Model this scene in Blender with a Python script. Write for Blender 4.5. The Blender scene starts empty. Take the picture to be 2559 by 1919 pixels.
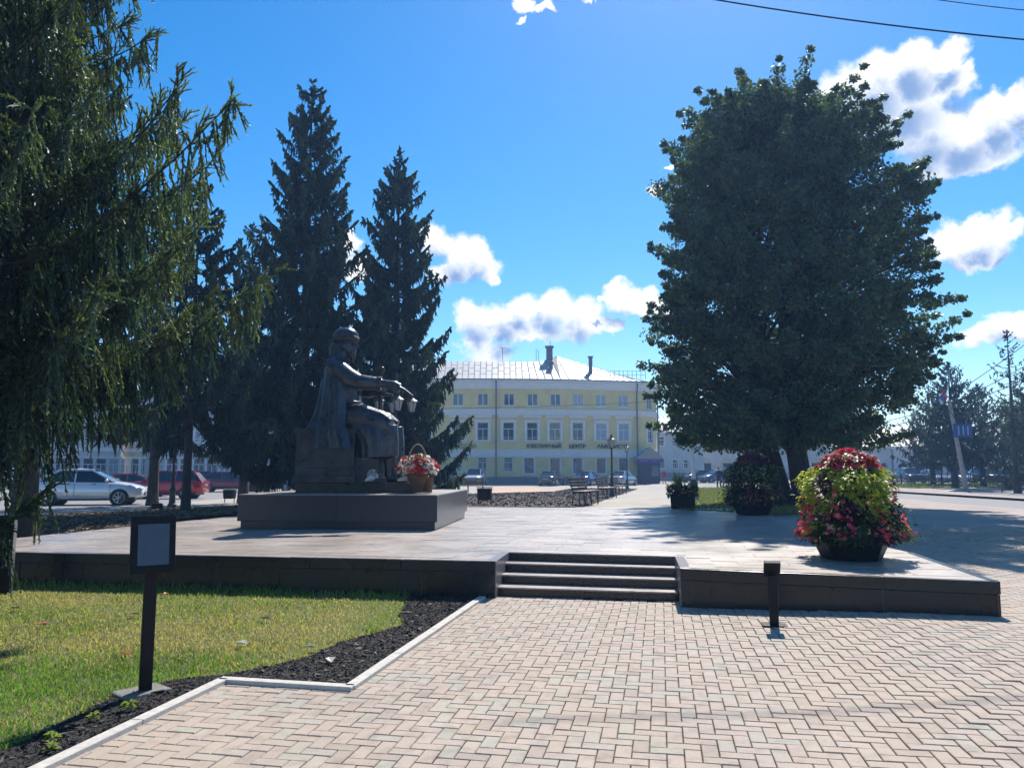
import bpy, bmesh, math, random
import numpy as np
from mathutils import Vector, Matrix

R = math.radians
scene = bpy.context.scene
col = scene.collection

# ------------------------------------------------------------------ camera
F_PX, W_PX, H_PX, CAM_H = 1920.0, 2559.0, 1919.0, 1.6
PITCH = math.atan(212.5 / F_PX)
cam_d = bpy.data.cameras.new('camera')
cam = bpy.data.objects.new('camera', cam_d)
col.objects.link(cam)
cam.location = (0, 0, CAM_H)
cam.rotation_euler = (math.pi / 2 + PITCH, 0, 0)
cam_d.sensor_width = 36.0
cam_d.lens = F_PX / W_PX * 36.0
cam_d.clip_start = 0.05
cam_d.clip_end = 6000
scene.camera = cam

# ------------------------------------------------------------------ light
SUN_AZ, SUN_EL = 17.0, 47.5          # degrees: to the right of the view axis, above the horizon
sun_dir = Vector((math.sin(R(SUN_AZ)) * math.cos(R(SUN_EL)), math.cos(R(SUN_AZ)) * math.cos(R(SUN_EL)), math.sin(R(SUN_EL))))
sd = bpy.data.lights.new('sun', 'SUN')
sd.energy = 5.0
sd.angle = R(0.53)
sd.color = (1.0, 0.95, 0.87)
sun = bpy.data.objects.new('sun', sd)
col.objects.link(sun)
sun.location = (30, 60, 80)
sun.rotation_euler = sun_dir.to_track_quat('Z', 'Y').to_euler()

vs = scene.view_settings
vs.view_transform = 'Standard'
vs.look = 'None'
vs.exposure = 0.44
vs.gamma = 1.0
vs.use_curve_mapping = False
scene.cycles.use_denoising = True
scene.cycles.max_bounces = 6
scene.cycles.diffuse_bounces = 3
scene.cycles.glossy_bounces = 3
scene.cycles.caustics_reflective = False
scene.cycles.caustics_refractive = False
scene.cycles.transparent_max_bounces = 12
scene.cycles.use_adaptive_sampling = True
scene.cycles.adaptive_threshold = .02
scene.cycles.use_light_tree = False
scene.cycles.sample_clamp_indirect = 6.0


def ray(px, py):
    u = (px - 1279.5) / F_PX
    v = (959.5 - py) / F_PX
    return Vector((u, math.cos(PITCH) - v * math.sin(PITCH), math.sin(PITCH) + v * math.cos(PITCH)))


# ------------------------------------------------------------------ sky: Nishita air with cumulus clouds far away
world = bpy.data.worlds.new('World')
scene.world = world
world.use_nodes = True
wt = world.node_tree
for n in list(wt.nodes):
    wt.nodes.remove(n)


def N(tree, typ, **kw):
    n = tree.nodes.new(typ)
    for k, v in kw.items():
        setattr(n, k, v)
    return n


def M(tree, op, a=None, b=None, c=None, clamp=False):
    n = tree.nodes.new('ShaderNodeMath')
    n.operation = op
    n.use_clamp = clamp
    for i, x in enumerate((a, b, c)):
        if x is None:
            continue
        if isinstance(x, (int, float)):
            n.inputs[i].default_value = x
        else:
            tree.links.new(x, n.inputs[i])
    return n.outputs[0]


def VM(tree, op, a=None, b=None, c=None):
    n = tree.nodes.new('ShaderNodeVectorMath')
    n.operation = op
    for i, x in enumerate((a, b, c)):
        if x is None:
            continue
        if isinstance(x, (tuple, list)):
            n.inputs[i].default_value = x
        else:
            tree.links.new(x, n.inputs[i])
    return n


def mapr(tree, x, a, b, c=0.0, d=1.0, smooth=True):
    n = tree.nodes.new('ShaderNodeMapRange')
    n.interpolation_type = 'SMOOTHSTEP' if smooth else 'LINEAR'
    tree.links.new(x, n.inputs[0])
    n.inputs[1].default_value, n.inputs[2].default_value = a, b
    n.inputs[3].default_value, n.inputs[4].default_value = c, d
    return n.outputs[0]


# cloud lobes: (x, y, rx, ry) read off the photograph, turned into azimuth / elevation in degrees
K = 2559 / 2212
LOBES = [
    (1835, 205, 75, 62), (1905, 165, 85, 62), (1985, 125, 80, 52), (2060, 110, 55, 38), (2085, 165, 40, 45), (1960, 215, 130, 75), (1890, 265, 110, 62),
    (2010, 285, 110, 62), (2095, 285, 95, 55), (2165, 255, 60, 55), (2205, 225, 40, 48), (2040, 345, 95, 42), (2125, 335, 85, 42), (1990, 395, 26, 14),
    (2050, 525, 42, 48), (2105, 500, 55, 40), (2160, 505, 45, 30), (2100, 550, 70, 30),
    (2130, 725, 60, 32), (2180, 700, 55, 36), (2215, 710, 50, 40),
    (935, 520, 48, 44), (990, 560, 58, 52), (1040, 560, 44, 46), (960, 600, 52, 22), (1060, 590, 22, 22), (740, 535, 34, 30), (775, 580, 26, 26),
    (1030, 690, 45, 46), (1090, 685, 55, 48), (1130, 660, 40, 38), (1195, 665, 52, 42), (1260, 690, 60, 46), (1130, 715, 110, 30), (1310, 695, 30, 22),
    (1060, 765, 62, 26), (1020, 740, 40, 22),
    (1350, 642, 50, 34), (1400, 648, 50, 30), (1445, 655, 40, 28), (1304, 650, 14, 6),
    (1140, 12, 36, 18), (1180, 18, 28, 14), (1122, 42, 18, 7), (1450, 370, 18, 9), (1413, 418, 20, 8), (1280, 4, 22, 6),
]
grp = bpy.data.node_groups.new('cloud_field', 'ShaderNodeTree')
grp.interface.new_socket('P', in_out='INPUT', socket_type='NodeSocketVector')
grp.interface.new_socket('F', in_out='OUTPUT', socket_type='NodeSocketFloat')
gi, go = grp.nodes.new('NodeGroupInput'), grp.nodes.new('NodeGroupOutput')
acc = None
for (lx, ly, lrx, lry) in LOBES:
    d = ray(lx * K, ly * K).normalized()
    az, el = math.degrees(math.atan2(d.x, d.y)), math.degrees(math.asin(d.z))
    ppd = 33.5 * d.y ** -1 / K * 0.98          # display pixels per degree near this direction
    ra, re = lrx / ppd, lry / ppd
    q = VM(grp, 'MULTIPLY_ADD', gi.outputs[0], (1 / ra, 1 / re, 0), (-az / ra, -el / re, 0))
    ln = VM(grp, 'LENGTH', q.outputs[0]).outputs['Value']
    if acc is None:
        acc = ln
    else:
        sm = grp.nodes.new('ShaderNodeMath')
        sm.operation = 'SMOOTH_MIN'
        grp.links.new(acc, sm.inputs[0]); grp.links.new(ln, sm.inputs[1])
        sm.inputs[2].default_value = 0.12
        acc = sm.outputs[0]
grp.links.new(M(grp, 'SUBTRACT', 1.0, acc), go.inputs[0])

geo = N(wt, 'ShaderNodeTexCoord')
dirv = geo.outputs['Generated']
sep = N(wt, 'ShaderNodeSeparateXYZ'); wt.links.new(dirv, sep.inputs[0])
az = M(wt, 'MULTIPLY', M(wt, 'ARCTAN2', sep.outputs[0], sep.outputs[1]), 57.2958)
el = M(wt, 'MULTIPLY', M(wt, 'ARCSINE', sep.outputs[2]), 57.2958)
comb = N(wt, 'ShaderNodeCombineXYZ'); wt.links.new(az, comb.inputs[0]); wt.links.new(el, comb.inputs[1])


def wnoise(scale, detail, rough, off=0.0):
    n = N(wt, 'ShaderNodeTexNoise')
    n.inputs['Scale'].default_value = scale
    n.inputs['Detail'].default_value = detail
    n.inputs['Roughness'].default_value = rough
    v = VM(wt, 'ADD', dirv, (off, off * .7, off * 1.3))
    wt.links.new(v.outputs[0], n.inputs['Vector'])
    return n


n1 = wnoise(16, 3, .55)
n2 = wnoise(60, 6, .62, 3.1)
w1 = VM(wt, 'MULTIPLY_ADD', n1.outputs['Color'], (3.6, 2.6, 0), (-1.8, -1.3, 0))
w2 = VM(wt, 'MULTIPLY_ADD', n2.outputs['Color'], (1.6, 1.5, 0), (-.8, -.75, 0))
wsum = VM(wt, 'ADD', w1.outputs[0], w2.outputs[0])
P0 = VM(wt, 'ADD', comb.outputs[0], wsum.outputs[0])
P1 = VM(wt, 'ADD', P0.outputs[0], (0.4, 1.5, 0))      # a little towards the sun: how much cloud lies in the light's way
g0 = N(wt, 'ShaderNodeGroup'); g0.node_tree = grp; wt.links.new(P0.outputs[0], g0.inputs[0])
g1 = N(wt, 'ShaderNodeGroup'); g1.node_tree = grp; wt.links.new(P1.outputs[0], g1.inputs[0])
# the rest of the sky carries the same kind of scattered cumulus
nf = wnoise(3.2, 5, .6, 7.7)
away = mapr(wt, M(wt, 'ABSOLUTE', az), 40, 52)
farF = M(wt, 'MULTIPLY', M(wt, 'SUBTRACT', nf.outputs['Fac'], .60), 5.0)
farF = M(wt, 'SUBTRACT', M(wt, 'MULTIPLY', M(wt, 'ADD', farF, 1.0), away), 1.0)
Fa = M(wt, 'MAXIMUM', g0.outputs[0], farF)
Fb = M(wt, 'MAXIMUM', g1.outputs[0], farF)
dens = mapr(wt, Fa, -0.14, 0.34)
dark = mapr(wt, M(wt, 'ADD', M(wt, 'ADD', Fb, M(wt, 'MULTIPLY', M(wt, 'SUBTRACT', n1.outputs['Fac'], .5), .7)), M(wt, 'MULTIPLY', M(wt, 'SUBTRACT', n2.outputs['Fac'], .5), .5)), -0.05, 0.95)
sky = N(wt, 'ShaderNodeTexSky')
sky.sky_type = 'NISHITA'
sky.sun_disc = False
sky.sun_elevation = R(SUN_EL)
sky.sun_rotation = R(SUN_AZ)
sky.altitude = 100
sky.air_density = 1.0
sky.dust_density = 0.2
sky.ozone_density = 3.0
hsv = N(wt, 'ShaderNodeHueSaturation')
hsv.inputs['Saturation'].default_value = 1.42
hsv.inputs['Hue'].default_value = 0.499
wt.links.new(sky.outputs[0], hsv.inputs['Color'])
cm = N(wt, 'ShaderNodeMix'); cm.data_type = 'RGBA'
wt.links.new(dark, cm.inputs[0])
cm.inputs[6].default_value = (7.2, 7.3, 7.4, 1)
cm.inputs[7].default_value = (1.7, 2.7, 4.7, 1)
mx = N(wt, 'ShaderNodeMix'); mx.data_type = 'RGBA'
wt.links.new(dens, mx.inputs[0]); wt.links.new(hsv.outputs[0], mx.inputs[6]); wt.links.new(cm.outputs[2], mx.inputs[7])
bg = N(wt, 'ShaderNodeBackground'); bg.inputs['Strength'].default_value = 0.118
wo = N(wt, 'ShaderNodeOutputWorld')
wt.links.new(mx.outputs[2], bg.inputs[0]); wt.links.new(bg.outputs[0], wo.inputs[0])
world.cycles.sampling_method = 'MANUAL'
world.cycles.sample_map_resolution = 512


# ------------------------------------------------------------------ the lie of the land
def clamp(x, a=0.0, b=1.0):
    return max(a, min(b, x))


def ss(a, b, x):
    t = clamp((x - a) / (b - a))
    return t * t * (3 - 2 * t)


def gz(x, y):
    front = .1 * ss(1.5, 5, x)
    cen = .45 * (1 - clamp((y - 22) / 40))
    lef = .38 * (1 - clamp((y - 17) / 30))
    k = ss(7, 12, -x)
    back = cen * (1 - k) + lef * k
    k = ss(14, 22, x)
    back = back * (1 - k) + .1 * k
    w = ss(11, 19, y)
    return front * (1 - w) + back * w


def G(px, py, z=0.0):
    d = ray(px, py)
    t = (z - CAM_H) / d.z
    return Vector((d.x * t, d.y * t, z))


def T(px, py):
    """where the sight line through a photograph point meets the ground"""
    z = .2
    for _ in range(30):
        p = G(px, py, z)
        z = .5 * z + .5 * gz(p.x, p.y)
    return Vector((p.x, p.y, z))


def A(px, py, D):
    d = ray(px, py)
    t = D / d.y
    return Vector((d.x * t, D, CAM_H + d.z * t))


def XY(px, D):
    """ground point at distance D in the direction of a photograph column (taken at the horizon)"""
    p = A(px, 1172, D)
    return Vector((p.x, D, gz(p.x, D)))


PLAZA = R(-10.9)                         # the square's axis is turned against the view
ER = Vector((math.cos(PLAZA), math.sin(PLAZA), 0))
EF = Vector((-math.sin(PLAZA), math.cos(PLAZA), 0))


# ------------------------------------------------------------------ helpers
def tag(o, label=None, cat=None, group=None, kind=None):
    if label: o['label'] = label
    if cat: o['category'] = cat
    if group: o['group'] = group
    if kind: o['kind'] = kind
    return o


def empty(name, loc=(0, 0, 0), rz=0.0, label=None, cat=None, group=None):
    o = bpy.data.objects.new(name, None)
    col.objects.link(o)
    o.location = loc
    o.rotation_euler = (0, 0, rz)
    o.empty_display_size = .2
    return tag(o, label, cat, group)


def link(name, me, parent=None, mats=None):
    o = bpy.data.objects.new(name, me)
    col.objects.link(o)
    if parent is not None:
        o.parent = parent
    for m in (mats or []):
        if m.name not in [x.name for x in me.materials if x]:
            me.materials.append(m)
    return o


class MB:
    def __init__(self):
        self.v, self.f, self.mi = [], [], []

    def add(self, vs, fs, mi=0):
        b = len(self.v)
        self.v.extend([tuple(p) for p in vs])
        for f in fs:
            self.f.append(tuple(b + i for i in f))
            self.mi.append(mi)
        return self

    def box(self, c, s, rz=0.0, mi=0, top=(1, 1), mat=None):
        x, y, z = s[0] / 2, s[1] / 2, s[2] / 2
        tx, ty = top
        P = [(-x, -y, -z), (x, -y, -z), (x, y, -z), (-x, y, -z), (-x * tx, -y * ty, z), (x * tx, -y * ty, z), (x * tx, y * ty, z), (-x * tx, y * ty, z)]
        ca, sa = math.cos(rz), math.sin(rz)
        Q = []
        for p in P:
            if mat is not None:
                p = mat @ Vector(p)
            Q.append((c[0] + p[0] * ca - p[1] * sa, c[1] + p[0] * sa + p[1] * ca, c[2] + p[2]))
        return self.add(Q, [(3, 2, 1, 0), (4, 5, 6, 7), (0, 1, 5, 4), (1, 2, 6, 5), (2, 3, 7, 6), (3, 0, 4, 7)], mi)

    def prism(self, poly, z0, z1, mi=0):
        n = len(poly)
        area = sum(poly[i][0] * poly[(i + 1) % n][1] - poly[(i + 1) % n][0] * poly[i][1] for i in range(n))
        if area < 0:
            poly = poly[::-1]
        V = [(p[0], p[1], z0) for p in poly] + [(p[0], p[1], z1) for p in poly]
        Fs = [tuple(range(n - 1, -1, -1)), tuple(range(n, 2 * n))]
        Fs += [(i, (i + 1) % n, n + (i + 1) % n, n + i) for i in range(n)]
        return self.add(V, Fs, mi)

    def loft(self, rings, mi=0, cap=True, closed=True):
        n = len(rings[0])
        V = [p for r in rings for p in r]
        Fs = []
        for k in range(len(rings) - 1):
            for i in range(n if closed else n - 1):
                j = (i + 1) % n
                Fs.append((k * n + i, k * n + j, (k + 1) * n + j, (k + 1) * n + i))
        if cap:
            Fs.append(tuple(range(n - 1, -1, -1)))
            Fs.append(tuple((len(rings) - 1) * n + i for i in range(n)))
        return self.add(V, Fs, mi)

    def tube(self, pts, radii, n=8, mi=0, cap=True):
        pts = [Vector(p) for p in pts]
        if isinstance(radii, (int, float)):
            radii = [radii] * len(pts)
        rings = []
        up = None
        for k, p in enumerate(pts):
            a = pts[max(0, k - 1)]; b = pts[min(len(pts) - 1, k + 1)]
            d = (b - a).normalized()
            if up is None:
                up = Vector((0, 0, 1)) if abs(d.z) < .9 else Vector((1, 0, 0))
            s = d.cross(up).normalized()
            t = s.cross(d).normalized()
            up = t
            rings.append([p + (s * math.cos(2 * math.pi * i / n) + t * math.sin(2 * math.pi * i / n)) * radii[k] for i in range(n)])
        return self.loft(rings, mi, cap)

    def lathe(self, prof, n=16, c=(0, 0, 0), mi=0, rot=None, phase=0.0):
        rings = []
        for r, z in prof:
            ring = []
            for i in range(n):
                a = 2 * math.pi * i / n + phase
                p = Vector((r * math.cos(a), r * math.sin(a), z))
                if rot is not None:
                    p = rot @ p
                ring.append(Vector(c) + p)
            rings.append(ring)
        return self.loft(rings, mi)

    def ell(self, c, r, nu=14, nv=8, mi=0):
        rings = []
        for k in range(1, nv):
            a = math.pi * k / nv - math.pi / 2
            rings.append([(c[0] + r[0] * math.cos(a) * math.cos(2 * math.pi * i / nu), c[1] + r[1] * math.cos(a) * math.sin(2 * math.pi * i / nu), c[2] + r[2] * math.sin(a)) for i in range(nu)])
        return self.loft(rings, mi)

    def mesh(self, name, mats):
        me = bpy.data.meshes.new(name)
        me.from_pydata(self.v, [], self.f)
        if not isinstance(mats, (list, tuple)):
            mats = [mats]
        for m in mats:
            me.materials.append(m)
        if len(mats) > 1:
            me.polygons.foreach_set('material_index', self.mi)
        me.update()
        return me

    def build(self, name, mats, parent=None, smooth=None, bevel=0.0, loc=None, rz=None):
        me = self.mesh(name, mats)
        if smooth:
            me.polygons.foreach_set('use_smooth', [True] * len(me.polygons))
            me.set_sharp_from_angle(angle=R(smooth if smooth > 1 else 40))
        o = link(name, me, parent)
        if loc is not None: o.location = loc
        if rz is not None: o.rotation_euler = (0, 0, rz)
        if bevel:
            b = o.modifiers.new('bevel', 'BEVEL'); b.width = bevel; b.segments = 2; b.limit_method = 'ANGLE'
        return o


def copy_tree(o, parent=None):
    c = o.copy()
    col.objects.link(c)
    c.parent = parent
    for ch in list(o.children):
        copy_tree(ch, c)
    return c


def np_mesh(name, V, nper, mats, parent=None, color=None, smooth=False):
    """V: (N, nper, 3) loose polygons; color (N, 3)"""
    V = np.ascontiguousarray(V, dtype=np.float32)
    n = V.shape[0]
    me = bpy.data.meshes.new(name)
    me.vertices.add(n * nper)
    me.vertices.foreach_set('co', V.reshape(-1))
    me.loops.add(n * nper)
    me.loops.foreach_set('vertex_index', np.arange(n * nper, dtype=np.int32))
    me.polygons.add(n)
    me.polygons.foreach_set('loop_start', np.arange(0, n * nper, nper, dtype=np.int32))
    me.polygons.foreach_set('loop_total', np.full(n, nper, dtype=np.int32))
    if color is not None:
        ca = me.color_attributes.new('Col', 'FLOAT_COLOR', 'POINT')
        c4 = np.ones((n, nper, 4), dtype=np.float32)
        c4[:, :, :3] = np.asarray(color, dtype=np.float32)[:, None, :]
        ca.data.foreach_set('color', c4.reshape(-1))
    for m in (mats if isinstance(mats, (list, tuple)) else [mats]):
        me.materials.append(m)
    me.update(calc_edges=True)
    if smooth:
        me.polygons.foreach_set('use_smooth', np.ones(n, dtype=bool))
    return link(name, me, parent)


def patch(name, poly, mat, dz=.02, step=2.0, parent=None, kind='structure'):
    """a sheet laid over the ground, its outline given in world x, y"""
    bm = bmesh.new()
    vs_ = [bm.verts.new((p[0], p[1], 0)) for p in poly]
    bm.faces.new(vs_)
    xs = [p[0] for p in poly]; ys = [p[1] for p in poly]
    for a, lo, hi in ((0, min(xs), max(xs)), (1, min(ys), max(ys))):
        k = math.floor(lo / step) * step
        while k < hi:
            no = (1, 0, 0) if a == 0 else (0, 1, 0)
            bmesh.ops.bisect_plane(bm, geom=bm.verts[:] + bm.edges[:] + bm.faces[:], plane_co=(k, k, 0), plane_no=no)
            k += step
    bmesh.ops.triangulate(bm, faces=[f for f in bm.faces if len(f.verts) > 4])
    for v in bm.verts:
        v.co.z = gz(v.co.x, v.co.y) + dz
    for f in bm.faces:
        f.normal_update()
        if f.normal.z < 0:
            f.normal_flip()
    me = bpy.data.meshes.new(name)
    bm.to_mesh(me); bm.free()
    me.materials.append(mat)
    o = link(name, me, parent)
    if kind: o['kind'] = kind
    return o


def inside(poly, x, y):
    """vectorised point in polygon"""
    x = np.asarray(x); y = np.asarray(y)
    r = np.zeros(x.shape, bool)
    n = len(poly)
    for i in range(n):
        x0, y0 = poly[i][0], poly[i][1]
        x1, y1 = poly[(i + 1) % n][0], poly[(i + 1) % n][1]
        c = ((y0 > y) != (y1 > y)) & (x < (x1 - x0) * (y - y0) / (y1 - y0 + 1e-12) + x0)
        r ^= c
    return r


def text_mesh(name, body, size, mat, parent=None, depth=.03, width=None, loc=(0, 0, 0), rot=(R(90), 0, 0), bold=0.0):
    cu = bpy.data.curves.new(name, 'FONT')
    cu.body = body
    cu.size = size
    cu.extrude = depth
    cu.offset = bold
    cu.align_x = 'LEFT'
    tmp = bpy.data.objects.new(name, cu)
    col.objects.link(tmp)
    dg = bpy.context.evaluated_depsgraph_get()
    me = bpy.data.meshes.new_from_object(tmp.evaluated_get(dg))
    bpy.data.objects.remove(tmp)
    bpy.data.curves.remove(cu)
    me.materials.clear()
    me.materials.append(mat)
    if width and len(me.vertices):
        xs = [v.co.x for v in me.vertices]
        k = width / max(1e-6, max(xs) - min(xs))
        x0 = min(xs)
        for v in me.vertices:
            v.co.x = (v.co.x - x0) * k
    o = link(name, me, parent)
    o.location = loc
    o.rotation_euler = rot
    return o


# ------------------------------------------------------------------ materials
def mat(name, c, rough=.7, metal=0.0, var=.18, scale=6.0, bump=0.0, bscale=60.0, spec=.5, c2=None, detail=5.0, stretch=None, coat=0.0):
    m = bpy.data.materials.new(name)
    m.use_nodes = True
    t = m.node_tree
    b = t.nodes['Principled BSDF']
    b.inputs['Roughness'].default_value = rough
    b.inputs['Metallic'].default_value = metal
    b.inputs['Specular IOR Level'].default_value = spec
    b.inputs['Coat Weight'].default_value = coat
    tc = N(t, 'ShaderNodeTexCoord')
    src = tc.outputs['Object']
    if stretch:
        mp = N(t, 'ShaderNodeMapping'); mp.inputs['Scale'].default_value = stretch
        t.links.new(src, mp.inputs[0]); src = mp.outputs[0]
    n = N(t, 'ShaderNodeTexNoise')
    n.inputs['Scale'].default_value = scale
    n.inputs['Detail'].default_value = detail
    n.inputs['Roughness'].default_value = .6
    t.links.new(src, n.inputs['Vector'])
    f = mapr(t, n.outputs['Fac'], .3, .7, smooth=False)
    mx = N(t, 'ShaderNodeMix'); mx.data_type = 'RGBA'
    lo = tuple(x * (1 - var) for x in c) + (1,)
    hi = (tuple(min(1, x * (1 + var)) for x in c) + (1,)) if c2 is None else tuple(c2) + (1,)
    mx.inputs[6].default_value, mx.inputs[7].default_value = lo, hi
    t.links.new(f, mx.inputs[0])
    t.links.new(mx.outputs[2], b.inputs['Base Color'])
    if bump:
        n2 = N(t, 'ShaderNodeTexNoise')
        n2.inputs['Scale'].default_value = bscale
        n2.inputs['Detail'].default_value = 6
        t.links.new(src, n2.inputs['Vector'])
        bp = N(t, 'ShaderNodeBump'); bp.inputs['Strength'].default_value = bump; bp.inputs['Distance'].default_value = .02
        t.links.new(n2.outputs['Fac'], bp.inputs['Height'])
        t.links.new(bp.outputs[0], b.inputs['Normal'])
        rr = mapr(t, n.outputs['Fac'], .3, .7, max(0, rough - .1), min(1, rough + .1), smooth=False)
        t.links.new(rr, b.inputs['Roughness'])
    return m


def leaf_mat(name, trans=.35, rough=.55, spec=.3, tint=(1.0, 1.1, .45)):
    m = bpy.data.materials.new(name)
    m.use_nodes = True
    t = m.node_tree
    b = t.nodes['Principled BSDF']
    at = N(t, 'ShaderNodeAttribute'); at.attribute_name = 'Col'
    t.links.new(at.outputs['Color'], b.inputs['Base Color'])
    b.inputs['Roughness'].default_value = rough
    b.inputs['Specular IOR Level'].default_value = spec
    tr = N(t, 'ShaderNodeBsdfTranslucent')
    mm = N(t, 'ShaderNodeMix'); mm.data_type = 'RGBA'; mm.blend_type = 'MULTIPLY'; mm.inputs[0].default_value = 1
    t.links.new(at.outputs['Color'], mm.inputs[6]); mm.inputs[7].default_value = tuple(min(3, 1.8 * x) for x in tint) + (1,)
    t.links.new(mm.outputs[2], tr.inputs['Color'])
    ms = N(t, 'ShaderNodeMixShader'); ms.inputs[0].default_value = trans
    t.links.new(b.outputs[0], ms.inputs[1]); t.links.new(tr.outputs[0], ms.inputs[2])
    t.links.new(ms.outputs[0], t.nodes['Material Output'].inputs[0])
    return m


def glass_mat(name, c=(.02, .025, .03), rough=.06, spec=.8):
    m = mat(name, c, rough=rough, var=.3, scale=1.5, spec=spec)
    return m


def piece_mat(name, cols, rough=.8, per='island', spec=.4, bump=.25, bscale=90, patchc=None):
    """paving pieces: each piece its own tone, with grain and faint stains"""
    m = bpy.data.materials.new(name)
    m.use_nodes = True
    t = m.node_tree
    b = t.nodes['Principled BSDF']
    b.inputs['Specular IOR Level'].default_value = spec
    geo_ = N(t, 'ShaderNodeNewGeometry')
    if per == 'island':
        rnd = geo_.outputs['Random Per Island']
    else:
        oi = N(t, 'ShaderNodeObjectInfo'); rnd = oi.outputs['Random']
    rp = N(t, 'ShaderNodeValToRGB'); rp.color_ramp.interpolation = 'CONSTANT'
    els = rp.color_ramp.elements
    while len(els) < len(cols):
        els.new(.5)
    for i, c in enumerate(cols):
        els[i].position = i / len(cols)
        els[i].color = tuple(c) + (1,)
    t.links.new(rnd, rp.inputs[0])
    pos = geo_.outputs['Position']
    n1 = N(t, 'ShaderNodeTexNoise'); n1.inputs['Scale'].default_value = 120; n1.inputs['Detail'].default_value = 3
    t.links.new(pos, n1.inputs['Vector'])
    n2 = N(t, 'ShaderNodeTexNoise'); n2.inputs['Scale'].default_value = 1.3; n2.inputs['Detail'].default_value = 5
    t.links.new(pos, n2.inputs['Vector'])
    f1 = mapr(t, n1.outputs['Fac'], .25, .75, .78, 1.2, smooth=False)
    n5 = N(t, 'ShaderNodeTexNoise'); n5.inputs['Scale'].default_value = 9; n5.inputs['Detail'].default_value = 6
    t.links.new(pos, n5.inputs['Vector'])
    f2 = M(t, 'MULTIPLY', mapr(t, n2.outputs['Fac'], .3, .7, .84, 1.1, smooth=False), mapr(t, n5.outputs['Fac'], .28, .55, .80, 1.03))
    sc = N(t, 'ShaderNodeVectorMath'); sc.operation = 'SCALE'
    t.links.new(rp.outputs[0], sc.inputs[0]); t.links.new(M(t, 'MULTIPLY', f1, f2), sc.inputs['Scale'])
    out = sc.outputs[0]
    if patchc is not None:
        pm = N(t, 'ShaderNodeMix'); pm.data_type = 'RGBA'
        n3 = N(t, 'ShaderNodeTexNoise'); n3.inputs['Scale'].default_value = .55; n3.inputs['Detail'].default_value = 3
        t.links.new(pos, n3.inputs['Vector'])
        t.links.new(mapr(t, n3.outputs['Fac'], .45, .7, 0, .6), pm.inputs[0])
        t.links.new(out, pm.inputs[6]); pm.inputs[7].default_value = tuple(patchc) + (1,)
        out = pm.outputs[2]
    t.links.new(out, b.inputs['Base Color'])
    rr = mapr(t, n2.outputs['Fac'], .3, .7, max(.05, rough - .08), min(1, rough + .08), smooth=False)
    t.links.new(rr, b.inputs['Roughness'])
    bp = N(t, 'ShaderNodeBump'); bp.inputs['Strength'].default_value = bump; bp.inputs['Distance'].default_value = .004
    n4 = N(t, 'ShaderNodeTexNoise'); n4.inputs['Scale'].default_value = bscale; n4.inputs['Detail'].default_value = 5
    t.links.new(pos, n4.inputs['Vector'])
    t.links.new(n4.outputs['Fac'], bp.inputs['Height']); t.links.new(bp.outputs[0], b.inputs['Normal'])
    return m


def brick_mat(name, c1, c2, mortar, bw=.2, bh=.1, rz=0.0, rough=.85):
    m = bpy.data.materials.new(name)
    m.use_nodes = True
    t = m.node_tree
    b = t.nodes['Principled BSDF']
    b.inputs['Roughness'].default_value = rough
    b.inputs['Specular IOR Level'].default_value = .35
    geo_ = N(t, 'ShaderNodeNewGeometry')
    mp = N(t, 'ShaderNodeMapping'); mp.inputs['Rotation'].default_value = (0, 0, rz)
    t.links.new(geo_.outputs['Position'], mp.inputs[0])
    br = N(t, 'ShaderNodeTexBrick')
    br.inputs['Scale'].default_value = 1
    br.inputs['Brick Width'].default_value = bw; br.inputs['Row Height'].default_value = bh
    br.inputs['Mortar Size'].default_value = .006
    br.inputs['Color1'].default_value = tuple(c1) + (1,); br.inputs['Color2'].default_value = tuple(c2) + (1,); br.inputs['Mortar'].default_value = tuple(mortar) + (1,)
    t.links.new(mp.outputs[0], br.inputs['Vector'])
    n2 = N(t, 'ShaderNodeTexNoise'); n2.inputs['Scale'].default_value = .6; n2.inputs['Detail'].default_value = 7
    t.links.new(geo_.outputs['Position'], n2.inputs['Vector'])
    sc = N(t, 'ShaderNodeVectorMath'); sc.operation = 'SCALE'
    t.links.new(br.outputs[0], sc.inputs[0]); t.links.new(mapr(t, n2.outputs['Fac'], .3, .7, .8, 1.15, smooth=False), sc.inputs['Scale'])
    t.links.new(sc.outputs[0], b.inputs['Base Color'])
    return m


# ------------------------------------------------------------------ shared materials
m_asphalt = mat('pale_asphalt', (.24, .225, .21), .85, var=.16, scale=1.2, bump=.3, bscale=120)
m_mortar = mat('paving_sand', (.10, .083, .066), .95, var=.3, scale=30)
m_granite_dark = mat('dark_polished_granite', (.0115, .0135, .016), .26, var=.45, scale=70, bump=0, spec=.5)
GD = [(.0115, .0135, .016), (.014, .015, .017), (.010, .012, .014), (.0155, .0145, .016), (.012, .0145, .0175)]
m_clad = piece_mat('dark_granite_panel', GD, .26, 'object', bump=.06, bscale=40)
m_granite_grey = mat('grey_granite', (.20, .175, .18), .32, var=.35, scale=90, spec=.5)
m_kerb = mat('pale_concrete', (.55, .51, .45), .85, var=.15, scale=20, bump=.3, bscale=150)
m_soil = mat('black_soil', (.022, .019, .017), .95, var=.5, scale=25, bump=.8, bscale=60)
m_mulch = mat('brown_mulch', (.075, .055, .042), .95, var=.5, scale=12, bump=.8, bscale=40)
m_turf = mat('turf_soil', (.10, .11, .035), .95, var=.4, scale=8, bump=.6, bscale=80)
m_black_metal = mat('black_painted_metal', (.006, .006, .0075), .45, var=.25, scale=8, spec=.22)
m_iron = mat('cast_iron', (.02, .02, .022), .45, var=.3, scale=12)
m_white_paint = mat('white_paint', (.72, .72, .70), .5, var=.08, scale=5)
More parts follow.
